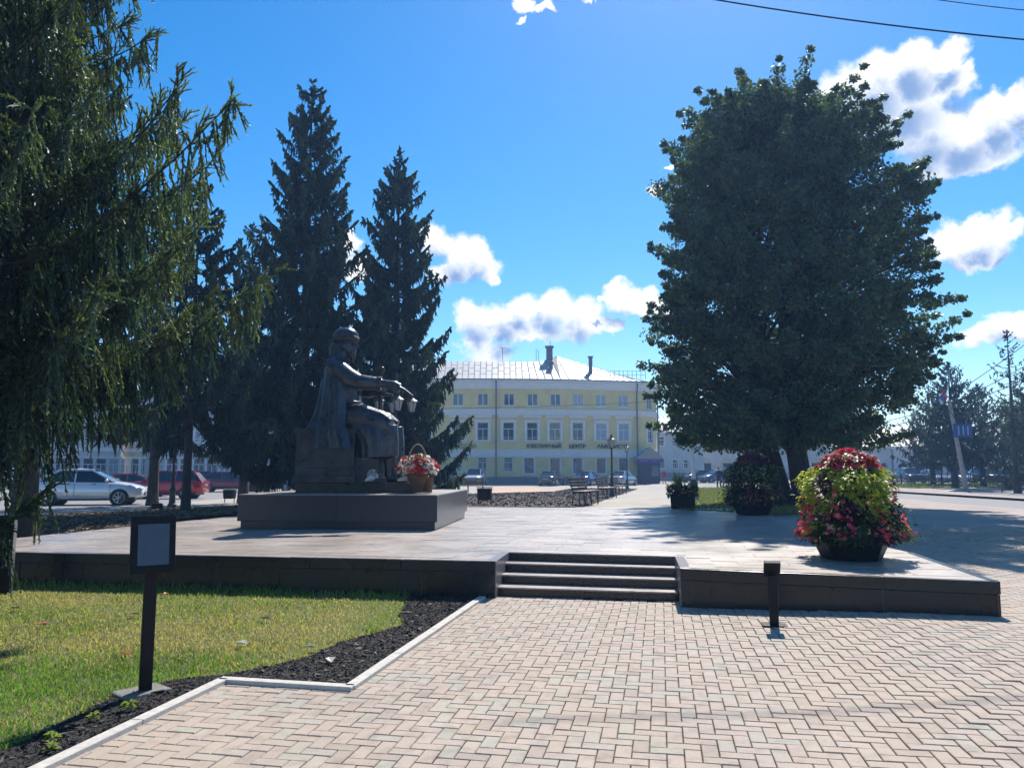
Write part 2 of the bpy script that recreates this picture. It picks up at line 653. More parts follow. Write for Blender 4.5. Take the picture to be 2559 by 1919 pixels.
PAVER = [(.425, .335, .265), (.40, .325, .262), (.43, .345, .275), (.405, .345, .275), (.42, .33, .262), (.385, .35, .28), (.43, .34, .27), (.41, .318, .247), (.395, .352, .285), (.42, .335, .268), (.36, .29, .23), (.44, .36, .29)]
_OLD = [(.455, .365, .305), (.425, .35, .30), (.455, .375, .32), (.415, .38, .325), (.435, .355, .305), (.40, .385, .325), (.445, .365, .31), (.43, .345, .29), (.41, .39, .335), (.44, .36, .31)]
m_paver = piece_mat('concrete_pavers', PAVER, .8, 'island', bump=.35, bscale=160, patchc=(.44, .345, .26))
m_paver_one = piece_mat('concrete_paver', PAVER, .8, 'object', bump=.35, bscale=160, patchc=(.44, .345, .26))
SLAB = [(.36, .305, .265), (.33, .285, .252), (.375, .315, .272), (.34, .292, .262), (.38, .31, .258)]
m_slab = piece_mat('granite_slabs', SLAB, .42, 'island', spec=.5, bump=.12, bscale=60)
m_slab_one = piece_mat('granite_slab', SLAB, .42, 'object', spec=.5, bump=.12, bscale=60)
m_brick_far = brick_mat('block_paving', (.43, .36, .30), (.40, .38, .31), (.25, .21, .17), rz=-PLAZA)
m_brick_pink = brick_mat('pink_block_paving', (.42, .33, .28), (.38, .31, .27), (.22, .17, .14), rz=-PLAZA)
m_peach = brick_mat('peach_paving', (.55, .36, .25), (.50, .34, .25), (.35, .25, .18), .4, .4, rz=-PLAZA)

# ------------------------------------------------------------------ ground
gx = [-3000, -1200, -500, -240, -130, -100] + list(range(-80, 101, 2)) + [130, 160, 260, 500, 1200, 3000]
gy = [-400, -60, -20] + list(range(-6, 131, 2)) + [140, 170, 260, 500, 1200, 3500]
gv = [(x, y, gz(x, y) - .05) for y in gy for x in gx]
nx = len(gx)
gf = [(j * nx + i, j * nx + i + 1, (j + 1) * nx + i + 1, (j + 1) * nx + i) for j in range(len(gy) - 1) for i in range(nx - 1)]
gm = MB(); gm.add(gv, gf)
ground = gm.build('ground', m_asphalt)
ground['kind'] = 'structure'

# ------------------------------------------------------------------ raised granite platform
P0, P1, Q1, Q2, P2, P3 = (-8.7, 11.18), (-.204, 9.85), (-.042, 10.93), (2.165, 10.39), (1.97, 9.18), (5.005, 8.10)
PLAT = [P0, P1, Q1, Q2, P2, P3, (5.55, 10.9), (5.75, 17.0), (6.7, 20.0), (6.4, 23.0), (-5.4, 24.2), (-6.9, 19.1), (-8.38, 13.05)]
PZ = .45
platform = MB().prism(PLAT, -.05, PZ - .004).build('granite_platform', [m_slab])
platform['kind'] = 'structure'


def piece_mesh(name, lx, ly, h, ch, m):
    b = MB()
    x, y = lx / 2, ly / 2
    V = [(-x, -y, -h), (x, -y, -h), (x, y, -h), (-x, y, -h), (-x, -y, -ch), (x, -y, -ch), (x, y, -ch), (-x, y, -ch),
         (-x + ch, -y + ch, 0), (x - ch, -y + ch, 0), (x - ch, y - ch, 0), (-x + ch, y - ch, 0)]
    Fs = [(8, 9, 10, 11)]
    for i in range(4):
        j = (i + 1) % 4
        Fs += [(4 + i, 4 + j, 8 + j, 8 + i), (i, j, 4 + j, 4 + i)]
    b.add(V, Fs)
    return b


def lay_pieces(name, parent, items, m_one, m_all, lx, ly, h, ch, stuffname, limit=300, tilt=.004, seed=1):
    """items: (x, y, z, rz) ; the nearest ones become single pieces, the rest one mesh"""
    rng = random.Random(seed)
    items = sorted(items, key=lambda t: t[0] ** 2 * .6 + (t[1]) ** 2)
    vis = [t for t in items if abs(t[0]) < .66 * t[1] + .15 and t[1] > 4.1]
    sel = set(id(t) for t in vis[:limit])
    base = piece_mesh(name, lx, ly, h, ch, m_one)
    me = base.mesh(name, m_one)
    BV = np.array(base.v); BF = base.f
    nv = len(BV)
    allV, allF = [], []
    for t in items:
        dz = rng.uniform(-.0022, .0022)
        rx, ry = rng.gauss(0, tilt), rng.gauss(0, tilt)
        rzj = t[3] + rng.gauss(0, .006)
        if id(t) in sel:
            o = link(name, me, parent)
            o.location = (t[0], t[1], t[2] + dz)
            o.rotation_euler = (rx, ry, rzj)
        else:
            ca, sa = math.cos(rzj), math.sin(rzj)
            V = np.empty((nv, 3))
            V[:, 0] = t[0] + BV[:, 0] * ca - BV[:, 1] * sa
            V[:, 1] = t[1] + BV[:, 0] * sa + BV[:, 1] * ca
            V[:, 2] = t[2] + dz + BV[:, 2] - BV[:, 0] * ry + BV[:, 1] * rx
            allV.append(V)
    if allV:
        V = np.concatenate(allV)
        n = len(allV)
        F = (np.array(BF)[None] + (np.arange(n) * nv)[:, None, None]).reshape(-1, 4)
        m2 = bpy.data.meshes.new(stuffname)
        m2.from_pydata(V.tolist(), [], F.tolist())
        m2.materials.append(m_all)
        o = link(stuffname, m2, parent)
        o['kind'] = 'stuff'


slabs = []
SL, SW = .60, .30
for j in range(-10, 70):
    for i in range(-20, 20):
        a = i * SL + (j % 2) * SL / 2
        b = 7 + j * SW
        c = ER * a + EF * b
        ok = True
        cx, cy = [], []
        for sx in (-1, 1):
            for sy in (-1, 1):
                q = c + ER * (sx * SL / 2) + EF * (sy * SW / 2)
                cx.append(q.x); cy.append(q.y)
        if inside(PLAT, cx, cy).all():
            slabs.append((c.x, c.y, PZ, PLAZA))
lay_pieces('paving_slab', platform, slabs, m_slab_one, m_slab, SL - .005, SW - .005, .02, .0008, 'far_paving_slabs', 300, .0005, 3)


def wall_pieces(a, b, z0, z1, thick, step, name, parent, m, proud=0.0, joint=.006):
    a, b = Vector((a[0], a[1], 0)), Vector((b[0], b[1], 0))
    L = (b - a).length
    d = (b - a) / L
    nrm = Vector((d.y, -d.x, 0))
    n = max(1, round(L / step))
    w = L / n
    for i in range(n):
        c = a + d * (w * (i + .5)) + nrm * (proud - thick / 2)
        o = MB().box((0, 0, 0), (w - joint, thick, z1 - z0)).build(name, m, parent, bevel=.004)
        o.location = (c.x, c.y, (z0 + z1) / 2)
        o.rotation_euler = (0, 0, math.atan2(d.y, d.x))


for a, b in ((P0, P1), (P2, P3)):
    wall_pieces(a, b, -.05, .315, .06, .95, 'cladding_panel', platform, m_clad, .022, .011)
    wall_pieces(a, b, .318, PZ - .001, .09, 1.2, 'coping_slab', platform, m_clad, .03, .008)
wall_pieces(P3, PLAT[6], -.05, .315, .06, .95, 'cladding_panel', platform, m_clad, .022, .011)
wall_pieces(P3, PLAT[6], .318, PZ - .001, .09, 1.2, 'coping_slab', platform, m_clad, .03, .008)
wall_pieces(P1, Q1, -.05, PZ + .002, .12, 1.2, 'cladding_panel', platform, m_granite_grey, .004)
wall_pieces(Q2, P2, -.05, PZ + .002, .12, 1.3, 'cladding_panel', platform, m_granite_grey, .004)

# flight of steps set into the platform's front
steps = empty('granite_steps', (0, 0, 0)); steps['kind'] = 'structure'
B0, B1 = Vector((-.235, 10.02, 0)), Vector((2.02, 9.575, 0))
T0, T1 = Vector((-.06, 10.95, 0)), Vector((2.19, 10.41, 0))
for k in range(4):
    a, b = B0.lerp(T0, k / 3 * .965), B1.lerp(T1, k / 3 * .965)
    c, d = B0.lerp(T0, 1.1), B1.lerp(T1, 1.1)
    if k == 3:
        a, b = T0.lerp(B0, .035), T1.lerp(B1, .035)
        c, d = B0.lerp(T0, 1.32), B1.lerp(T1, 1.32)
    z1 = .1125 * (k + 1) + (.004 if k == 3 else 0)
    st = MB().prism([a, b, d, c], .1125 * k - (.05 if k == 0 else .002), z1 - .02).build('step', m_granite_dark, steps, bevel=.003)
    fo = (B0 - T0).normalized() * .012
    MB().prism([a + fo, b + fo, d, c], z1 - .0198, z1).build('tread', m_slab_one, st, bevel=.003)  # paler stone on top stands in for sun glare on the treads

# ------------------------------------------------------------------ herringbone paving in front
kA, kB, kC, kD = (-2.75, 3.1), (-2.18, 6.03), (-1.19, 5.82), (-.37, 9.80)
PAVE = [kA, kB, kC, kD, (-.2, 9.93), (-.21, 10.03), (2.0, 9.58), (1.98, 9.22), (5.02, 8.13), (5.57, 10.9), (5.77, 16.6), (14.5, 16.6), (13, 9), (11, 3.1)]
pave_base = patch('paving_bed', [(-2.8, 3.1), (-2.2, 6.08), (-1.22, 5.88), (-.42, 9.83)] + PAVE[4:], m_mortar, -.035, 1.0)
pavers = []
u = .0975
for a in range(-160, 160):
    for b in range(0, 190):
        k = (a - b) % 4
        for kind in (0, 1):
            if kind == 0 and k == 0:
                cx, cy, rz = (a + 1.0) * u, (b + .5) * u, 0.0
            elif kind == 1 and k == 3:
                cx, cy, rz = (a + .5) * u, (b + 1.0) * u, math.pi / 2
            else:
                continue
            p = ER * cx + EF * (cy + 2.0)
            pavers.append((p.x, p.y, rz))
pa = np.array(pavers)
PAVE2 = [(-2.87, 3.1), (-2.27, 6.13), (-1.27, 5.95), (-.46, 9.86)] + PAVE[4:]
pa = pa[inside(PAVE2, pa[:, 0], pa[:, 1])]
pa = pa[np.abs(pa[:, 0]) < .72 * pa[:, 1] + 1.6]
lay_pieces('paver', pave_base, [(x, y, gz(x, y), PLAZA + r) for x, y, r in pa], m_paver_one, m_paver, .190, .0925, .03, .0045, 'far_pavers', 300, .006, 5)

kerb = empty('kerb', (0, 0, 0)); kerb['kind'] = 'structure'
for a, b in ((kA, kB), (kB, kC), (kC, kD)):
    a, b = Vector((a[0], a[1], 0)), Vector((b[0], b[1], 0))
    L = (b - a).length; d = (b - a) / L
    n = max(1, round(L / 1.0))
    for i in range(n):
        c = a + d * (L * (i + .5) / n)
        o = MB().box((0, 0, 0), (L / n - .006 + (.075 if n == 1 else 0), .085, .12)).build('kerb_stone', m_kerb, kerb, bevel=.006)
        o.location = (c.x, c.y, -.028)
        o.rotation_euler = (0, 0, math.atan2(d.y, d.x) + random.Random(i).uniform(-.004, .004))

# ------------------------------------------------------------------ foreground lawn and soil border
EDGE = [(-3.25, 3.0), (-2.97, 4.3), (-2.88, 4.8), (-2.84, 5.4), (-2.79, 5.85), (-2.5, 6.12), (-2.24, 6.22), (-1.98, 6.5), (-1.75, 6.82), (-1.6, 7.36), (-1.35, 7.75), (-1.13, 8.15), (-1.25, 8.7), (-1.31, 9.95)]
SOIL = EDGE + [(-.2, 9.86), kD, kC, kB, kA]
LAWN = EDGE + [(-8.7, 11.2), (-15, 12.4), (-15, 2.4), (-3.4, 2.4)]
soil = patch('soil_border', SOIL, m_soil, .004, .5)
lawn = patch('lawn', LAWN, m_turf, -.004, .5)
rng = np.random.default_rng(11)


def vnoise(x, y, s, seed=0):
    """cheap smooth value noise"""
    x = np.asarray(x) / s + 37.1 + seed * 13.7; y = np.asarray(y) / s + 11.3 + seed * 7.9
    xi, yi = np.floor(x).astype(int), np.floor(y).astype(int)
    fx, fy = x - xi, y - yi
    fx, fy = fx * fx * (3 - 2 * fx), fy * fy * (3 - 2 * fy)
    def h(a, b):
        v = np.sin(a * 127.1 + b * 311.7 + seed) * 43758.5453
        return v - np.floor(v)
    return (h(xi, yi) * (1 - fx) + h(xi + 1, yi) * fx) * (1 - fy) + (h(xi, yi + 1) * (1 - fx) + h(xi + 1, yi + 1) * fx) * fy


def sstep(a, b, x):
    t = np.clip((np.asarray(x) - a) / (b - a), 0, 1)
    return t * t * (3 - 2 * t)


m_grass = leaf_mat('grass_blades', .3, .6, .25, (1, 1.05, .5))


def grass(name, x, y, z, hgt, wid, colr, parent, lean=.5):
    n = len(x)
    th = rng.uniform(0, 2 * np.pi, n)
    s = np.stack([np.cos(th), np.sin(th), np.zeros(n)], 1)
    ln = rng.uniform(0, 2 * np.pi, n)
    k = rng.uniform(.15, 1, n) * lean
    tip = np.stack([np.cos(ln) * k, np.sin(ln) * k, np.ones(n)], 1)
    tip /= np.linalg.norm(tip, axis=1)[:, None]
    B = np.stack([x, y, z], 1)
    mid = B + tip * (hgt * .55)[:, None] + np.array([0, 0, 1]) * (hgt * .08)[:, None]
    end = B + tip * hgt[:, None] - np.array([0, 0, 1]) * (hgt * k * .25)[:, None]
    w = wid[:, None]
    V = np.stack([B - s * w, B + s * w, mid + s * w * .7, end], 1)
    V2 = np.stack([B - s * w, mid + s * w * .7, end, mid - s * w * .7], 1)
    V = np.stack([B - s * w, B + s * w, mid + s * w * .75, end, mid - s * w * .75], 1)
    return np_mesh(name, V, 5, m_grass, parent, colr)


def lawn_points(poly, n, xr, yr, weight=None):
    x = rng.uniform(*xr, n); y = rng.uniform(*yr, n)
    k = inside(poly, x, y)
    if weight is not None:
        k &= rng.uniform(0, 1, n) < weight(x, y)
    return x[k], y[k]


LAWN_SEE = [(p[0] + .02, p[1]) for p in EDGE] + [(-8.7, 11.12), (-9.5, 11.25), (-9.5, 9), (-3.6, 3.0)]
x, y = lawn_points(LAWN_SEE, 205000, (-9.6, -1.1), (3.0, 11.2), lambda x, y: np.clip(1.25 - (y - 4) * .11, .35, 1))
dry = sstep(6.3, 7.3, y + .9 * vnoise(x, y, 1.1, 2) - .45 + .5 * sstep(-2.6, -1.6, x)) * (1 - sstep(-.42, -.1, y - (11.15 - .157 * (x + 8.7))))
dry = np.clip(dry * (.75 + .65 * vnoise(x, y, .45, 4)) + .25 * (vnoise(x, y, .2, 6) - .6), 0, 1)
dry = np.clip(dry + .5 * sstep(.62, .8, vnoise(x, y, .7, 9)) * (y > 5), 0, 1)
rr_ = rng.uniform(0, 1, len(x))
isdry = rr_ < dry * .78 * (.6 + .8 * vnoise(x, y, .8, 12)) + .05
green = np.array([.15, .27, .045])[None] * (rng.uniform(.65, 1.35, len(x)))[:, None] * (.8 + .5 * vnoise(x, y, .5, 5))[:, None]
green[:, 0] *= rng.uniform(.7, 1.5, len(x))
straw = np.array([.50, .42, .19])[None] * (rng.uniform(.6, 1.3, len(x)))[:, None]
cl = np.where(isdry[:, None], straw, green)
hg = rng.uniform(.022, .055, len(x)) * np.where(isdry, .75, 1.0) * (.7 + .6 * vnoise(x, y, .35, 7))
hg += (1 - dry) * .03 * (y > 9.6)
tall = sstep(-.30, -.1, y - (11.15 - .157 * (x + 8.7)))
hg *= 1 + 1.3 * tall * rng.uniform(0, 1, len(x))
g_obj = grass('grass', x, y, np.full(len(x), -.004), hg, rng.uniform(.0016, .0036, len(x)) * (1 + .06 * y), cl, lawn, .9)
g_obj['kind'] = 'stuff'


def clods(name, poly, n, size, colr, m, parent, xr, yr, dz=0.0, flat=.5):
    x = rng.uniform(*xr, n); y = rng.uniform(*yr, n)
    k = inside(poly, x, y)
    x, y = x[k], y[k]
    n = len(x)
    z = np.array([gz(a, b) for a, b in zip(x, y)]) + dz
    c = np.stack([x, y, z], 1)
    s = rng.uniform(*size, n)[:, None]
    T4 = []
    for i in range(4):
        d = rng.normal(0, 1, (n, 3)); d[:, 2] = d[:, 2] * flat + (.35 if i == 3 else 0)
        T4.append(c + d * s * .5)
    tris = np.concatenate([np.stack([T4[a], T4[b], T4[e]], 1) for a, b, e in ((0, 1, 2), (0, 1, 3), (1, 2, 3), (0, 2, 3))])
    cc = np.array(colr)[None] * rng.uniform(.45, 1.7, n)[:, None]
    o = np_mesh(name, tris, 3, m, parent, np.concatenate([cc] * 4))
    o['kind'] = 'stuff'
    return o


m_clod = bpy.data.materials.new('clods'); m_clod.use_nodes = True
_a = m_clod.node_tree.nodes.new('ShaderNodeAttribute'); _a.attribute_name = 'Col'
m_clod.node_tree.links.new(_a.outputs['Color'], m_clod.node_tree.nodes['Principled BSDF'].inputs['Base Color'])
m_clod.node_tree.nodes['Principled BSDF'].inputs['Roughness'].default_value = .9
clods('soil_crumbs', SOIL, 70000, (.006, .024), (.022, .018, .015), m_clod, soil, (-3.3, -.2), (3, 10), .008)
clods('soil_chips', SOIL, 2500, (.015, .05), (.09, .07, .055), m_clod, soil, (-3.3, -.2), (3, 10), .014, .3)

# weeds sprouting along the soil edge and a few fallen leaves on the grass
leaf_green = leaf_mat('weed_leaf', .35, .5)
for i, (wx, wy) in enumerate(((-2.62, 4.55), (-2.72, 4.75), (-2.66, 5.1), (-2.55, 5.32))):
    V, C = [], []
    rg = random.Random(40 + i)
    for k in range(14):
        a = rg.uniform(0, 6.28); L = rg.uniform(.03, .06); up = rg.uniform(.01, .05)
        d = Vector((math.cos(a), math.sin(a), 0)); s = Vector((-d.y, d.x, 0))
        c = Vector((wx, wy, .012 + up))
        V.append([c, c + d * L * .5 + s * L * .3 + Vector((0, 0, .012)), c + d * L, c + d * L * .5 - s * L * .3 + Vector((0, 0, .012))])
        g = rg.uniform(.7, 1.3)
        C.append((.17 * g, .24 * g, .03 * g))
    o = np_mesh('weed', np.array(V), 4, leaf_green, None, np.array(C))
    tag(o, ['pale green weed at the near end of the soil border', 'small weed seedling in the black soil, second from the frame edge',
            'weed seedling in the soil border, third from the frame edge', 'weed seedling in the soil nearest the tall sign post'][i], 'weed', 'weeds in the soil border')
FALL = [(-4.75, 8.0, (.33, .10, .05), 'reddish dead leaf lying far left in the dry grass'), (-3.35, 7.3, (.55, .50, .40), 'pale curled leaf lying in the grass left of the sign post'),
        (-3.3, 6.75, (.45, .16, .05), 'orange fallen leaf on green grass left of the sign post'), (-2.45, 7.15, (.55, .53, .46), 'whitish leaf lying in grass right of the sign post'),
        (-5.6, 8.9, (.06, .045, .035), 'dark dead leaf in dry grass near the granite wall'), (-4.1, 8.55, (.05, .04, .035), 'dark brown leaf in the middle of the dry grass'),
        (-2.6, 8.3, (.05, .042, .035), 'dark leaf on dry grass right of the sign post'), (-4.35, 9.9, (.42, .12, .05), 'orange leaf close under the granite wall'),
        (-1.5, 6.55, (.5, .46, .4), 'pale leaf scrap on the black soil near the kerb corner'), (-1.78, 7.0, (.20, .26, .10), 'green leaf on the edge between grass and soil')]
for (fx, fy, c, lab) in FALL:
    rg = random.Random(int(fx * 1000))
    a = rg.uniform(0, 6.28)
    L = .07
    d = Vector((math.cos(a), math.sin(a), .1)); s = Vector((-math.sin(a), math.cos(a), 0))
    c0 = Vector((fx, fy, .04))
    V = [c0 - d * L, c0 - d * .3 * L + s * L * .6 + Vector((0, 0, .02)), c0 + d * L, c0 - d * .3 * L - s * L * .6 + Vector((0, 0, .025)), c0 - d * .2 * L]
    b = MB(); b.add(V, [(0, 1, 4), (1, 2, 4), (2, 3, 4), (3, 0, 4)])
    tag(b.build('fallen_leaf', mat('dead_leaf', c, .7, var=.3, scale=40)), lab, 'leaf', 'fallen leaves on the lawn')

# ------------------------------------------------------------------ the square behind the platform
def TP(*pts):
    return [(T(a, b).x, T(a, b).y) for a, b in pts]


square = patch('square_paving', [(-9, 21), (6.5, 21), (9, 26), (12.2, 40), (16, 62), (19.5, 84), (10.5, 84), (-18, 66), (-14, 30)], m_brick_far, -.02, 2.0)
right_pave = patch('side_paving', [(5.2, 16.4), (14.3, 16.4), (16.4, 24.9), (19.9, 38.5), (21, 47), (20, 60), (16.2, 62), (12.4, 40), (9.2, 26)], m_brick_pink, -.015, 2.0)
BED = TP((1062, 1263), (1185, 1267), (1430, 1267), (1472, 1262), (1533, 1240), (1592, 1222), (1500, 1219), (1420, 1222), (1385, 1229), (1218, 1234), (1062, 1236))
bed = patch('mulch_bed', BED, m_mulch, .01, 2.0)
clods('bark_chips', BED, 42000, (.03, .085), (.075, .055, .045), m_clod, bed, (-8, 14), (20, 65), .03)
PEACH = TP((1217, 1232.5), (1405, 1227.5), (1330, 1217), (1217, 1216))
patch('peach_paving', PEACH, m_peach, .012, 2.0)
LBED = [(-10.2, 12.6), (-8.7, 14.6), (-7.9, 17.6), (-6.9, 20.5), (-6.4, 24.5), (-9.0, 27.0), (-11.0, 26.0), (-12.4, 22.5), (-13.2, 18.5), (-13.6, 14.0)]
lbed = patch('tree_bed', LBED, m_mulch, .012, 1.0)
clods('leaf_litter', LBED, 24000, (.04, .12), (.13, .095, .05), m_clod, lbed, (-14, -6), (12, 28), .03, .35)
LAWN2 = TP((1692, 1274), (1690, 1243), (1714, 1218), (1862, 1218), (1985, 1238), (2085, 1262), (2040, 1284), (1960, 1286))
lawn2 = patch('square_lawn', LAWN2, m_turf, .0, 1.0)
x, y = lawn_points(LAWN2, 60000, (4, 26), (20, 72))
cl = np.where((rng.uniform(0, 1, len(x)) < .4)[:, None], np.array([.26, .21, .06]), np.array([.12, .18, .03])) * rng.uniform(.6, 1.3, len(x))[:, None]
o = grass('lawn_grass', x, y, np.array([gz(a, b) for a, b in zip(x, y)]), rng.uniform(.05, .11, len(x)), rng.uniform(.008, .02, len(x)), cl, lawn2, .8)
o['kind'] = 'stuff'
# carriageway edges on the right
farside = patch('far_pavement', [(24.8, 20), (26, 37.5), (28, 50), (33, 57), (50, 62), (90, 66), (90, 130), (60, 130), (30, 90), (24, 76), (40, 76), (60, 80), (60, 60), (40, 40)][:6] + [(90, 92), (30, 88), (26, 70), (25, 60)], m_brick_pink, .07, 2.0)
FL = [(30, 57.5), (36, 61.5), (52, 66), (88, 69), (88, 78), (34, 74), (29, 66)]
flawn = patch('street_lawn', FL, m_turf, .1, 2.0)
x, y = lawn_points(FL, 26000, (29, 88), (57, 79))
cl = np.array([.12, .17, .03])[None] * rng.uniform(.6, 1.4, len(x))[:, None]
o = grass('street_grass', x, y, np.array([gz(a, b) for a, b in zip(x, y)]) + .1, rng.uniform(.08, .16, len(x)), rng.uniform(.02, .05, len(x)), cl, flawn, .8)
o['kind'] = 'stuff'
rk = empty('road_kerb', (0, 0, 0)); rk['kind'] = 'structure'
for pts in ([(24.75, 20), (25.9, 37.5), (27.9, 50), (32.9, 57), (49.9, 62), (89, 66)],):
    for (a, b) in zip(pts[:-1], pts[1:]):
        a, b = Vector((a[0], a[1], 0)), Vector((b[0], b[1], 0))
        c = (a + b) / 2; d = b - a
        MB().box((c.x, c.y, gz(c.x, c.y) + .0), (d.length, .18, .16), math.atan2(d.y, d.x)).build('kerb_stone', m_kerb, rk)


# ------------------------------------------------------------------ trees
m_needle = leaf_mat('spruce_needles', .2, .5, .4, (1, 1.1, .45))
m_needle_near = leaf_mat('near_needles', .25, .5, .4, (1.1, 1.15, .4))
m_leaf = leaf_mat('linden_leaves', .32, .5, .35, (1.05, 1.15, .4))
m_bark = mat('spruce_bark', (.05, .038, .032), .95, var=.5, scale=9, bump=1.0, bscale=22, stretch=(1, 1, .35))
m_bark2 = mat('linden_bark', (.045, .04, .036), .95, var=.5, scale=7, bump=1.0, bscale=18, stretch=(1, 1, .3))


def unit(a):
    return a / (np.linalg.norm(a, axis=1)[:, None] + 1e-9)


def perp(d, rg):
    r = rg.normal(0, 1, d.shape)
    s = unit(np.cross(d, r))
    return s, np.cross(d, s)


def twig_far(O, d, l, w, rg):
    s, t = perp(d, rg)
    mid = O + d * (l * .35)[:, None]
    end = O + d * l[:, None]
    W = w[:, None]
    A_ = np.stack([O, mid + s * W, end, mid - s * W], 1)
    B_ = np.stack([O, mid + t * W, end, mid - t * W], 1)
    return np.concatenate([A_, B_])


def twig_near(O, d, l, K_, nl, nw, rg):
    """needles as thin triangles all round each twig"""
    n = len(O)
    s, t = perp(d, rg)
    u_ = (np.arange(K_) + .5)[None] / K_ + rg.uniform(-.5, .5, (n, K_)) / K_
    ph = rg.uniform(0, 2 * np.pi, (n, K_))
    rad = s[:, None] * np.cos(ph)[..., None] + t[:, None] * np.sin(ph)[..., None]
    nd = d[:, None] * .75 + rad * .85
    nd /= np.linalg.norm(nd, axis=2)[..., None]
    tap = (1.0 - .35 * u_)[..., None]
    base = O[:, None] + d[:, None] * (u_ * l[:, None])[..., None]
    tan = np.cross(nd, rad); tan /= (np.linalg.norm(tan, axis=2)[..., None] + 1e-9)
    bl = (l / K_ * nw)[:, None, None] * d[:, None]
    tip = base + nd * nl * tap + bl * .6
    V = np.stack([base, base + bl, tip], 2)
    return V.reshape(-1, 3, 3)


def spruce(name, loc, H, Rr, zmin, seed, label, near=False, trunk_r=.2, dz=.42, nb=6, dens=30, green=(.027, .048, .040), wob=.25, hang=1.0, spare=1.0, group='spruces on the square', zmax=None, colvar=.35, gap=0.0, prof=None):
    rg = np.random.default_rng(seed)
    root = empty(name, loc, 0, label, 'tree', group)
    b = MB()
    zz = [0, .25, .8, H * .3, H * .6, H * .97]
    b.tube([(0, 0, z) for z in [-.2] + zz[1:]], [trunk_r * 1.45, trunk_r * 1.15, trunk_r, trunk_r * .8, trunk_r * .45, trunk_r * .06], 10)
    tr = b.build('trunk', m_bark, root, smooth=60)
    limbs = MB()
    Os, Ds, Ls, Ws, Cs, Fl = [], [], [], [], [], []
    z = zmin
    ztop = zmax or H * .985
    while z < ztop:
        q = (z - zmin) / (H - zmin)
        k = nb + (1 if rg.random() < .4 else 0)
        a0 = rg.uniform(0, 6.28)
        if q > .9: k = 4
        for i in range(k):
            if rg.random() < gap: continue
            if near and z < 2.4 and rg.random() < .45: continue
            az_ = a0 + 2 * math.pi * i / k + rg.normal(0, .22)
            Lb = Rr * (1 - q) ** .86 * rg.uniform(1 - wob * 1.3, 1 + wob * .7) * (1 if q > .08 else .85) + .10 + .22 * min(1, (1 - q) * 6)
            if prof is not None: Lb = float(np.interp(z, prof[0], prof[1])) * rg.uniform(.72, 1.08)
            zz0 = z + rg.uniform(-.5, .5) * dz
            up = .55 * q - .22 * (1 - q)               # upper branches rise, lower ones sag
            ns = 9
            pts = []
            for j in range(ns):
                s_ = j / (ns - 1)
                rise = up * s_ - (.26 * (1 - q) + .06) * math.sin(math.pi * min(1, s_ * 1.05)) + .30 * s_ ** 3 * (1 if q > .03 else .3)
                if near: rise = .10 * s_ - .26 * math.sin(math.pi * s_) + .14 * s_ ** 3
                side = .05 * math.sin(3 * s_ + i)
                pts.append(np.array([math.cos(az_ + side) * Lb * s_, math.sin(az_ + side) * Lb * s_, zz0 + rise * Lb * .8]))
            pts = np.array(pts)
            limbs.tube(pts.tolist(), [max(.006, (.032 if not near else .02) * (1 - s * .8) * min(1.6, Lb / 2)) for s in np.linspace(0, 1, ns)], 4, cap=False)
            n = int(dens * Lb * spare) + 5
            if near and math.cos(az_) < -.25: n //= 4
            s_ = rg.uniform(.10, 1.0, n) ** .85
            idx = s_ * (ns - 1); i0 = np.clip(idx.astype(int), 0, ns - 2); fr = (idx - i0)[:, None]
            O = pts[i0] * (1 - fr) + pts[i0 + 1] * fr
            bd = unit(pts[i0 + 1] - pts[i0])
            sd_ = unit(np.cross(bd, np.array([0, 0, 1.0])[None]))
            sgn = np.where(rg.random(n) < .5, -1, 1)[:, None]
            r = rg.random(n)
            hangd = np.array([0, 0, -1.0])[None] + bd * rg.uniform(-.1, .45, n)[:, None] + sd_ * rg.normal(0, .22, n)[:, None]
            latd = bd * rg.uniform(.3, 1.0, n)[:, None] + sd_ * sgn * rg.uniform(.5, 1.1, n)[:, None] + np.array([0, 0, 1.0])[None] * rg.uniform(-.3, .25, n)[:, None]
            upd = bd * 1.0 + np.array([0, 0, 1.0])[None] * rg.uniform(.1, .9, n)[:, None] + sd_ * rg.normal(0, .3, n)[:, None]
            ph = .50 * hang * (1 - .65 * q) if not near else (.62 if z > 2.4 else .2)
            d = np.where((r < ph)[:, None], hangd, np.where((r < .90 - .25 * q)[:, None], latd, upd))
            d = unit(d)
            ln = np.where(r < ph, rg.uniform(.22, .62, n) * (.6 + .5 * np.sin(np.pi * np.clip(s_, 0, 1))), rg.uniform(.14, .42, n) * (1.15 - .55 * s_))
            ln = ln * (.55 + .55 * min(1, Lb / 1.8))
            if near: ln = np.where(r < ph, ln * 1.3, ln * 1.2)
            Os.append(O); Ds.append(d); Ls.append(ln)
            c = np.array(green)[None] * (rg.uniform(1 - colvar, 1 + colvar, n) * (.85 + .55 * (s_ > .8)))[:, None]
            c[:, 0] *= 1 + .5 * (s_ > .85); c[:, 1] *= 1 + .25 * (s_ > .85)
            Cs.append(c)
        z += dz * rg.uniform(.75, 1.25)
    # leader shoots at the very top
    n = int(40 * spare) + 8
    O = np.stack([np.zeros(n), np.zeros(n), rg.uniform(H * .93, H * .995, n)], 1)
    d = unit(np.stack([rg.normal(0, 1, n), rg.normal(0, 1, n), rg.uniform(.3, 1.5, n)], 1))
    Os.append(O); Ds.append(d); Ls.append(rg.uniform(.1, .28, n)); Cs.append(np.array(green)[None] * np.ones((n, 1)))
    O = np.concatenate(Os); d = np.concatenate(Ds); l = np.concatenate(Ls); c = np.concatenate(Cs)
    limbs.build('limbs', m_bark, root)['kind'] = 'stuff'
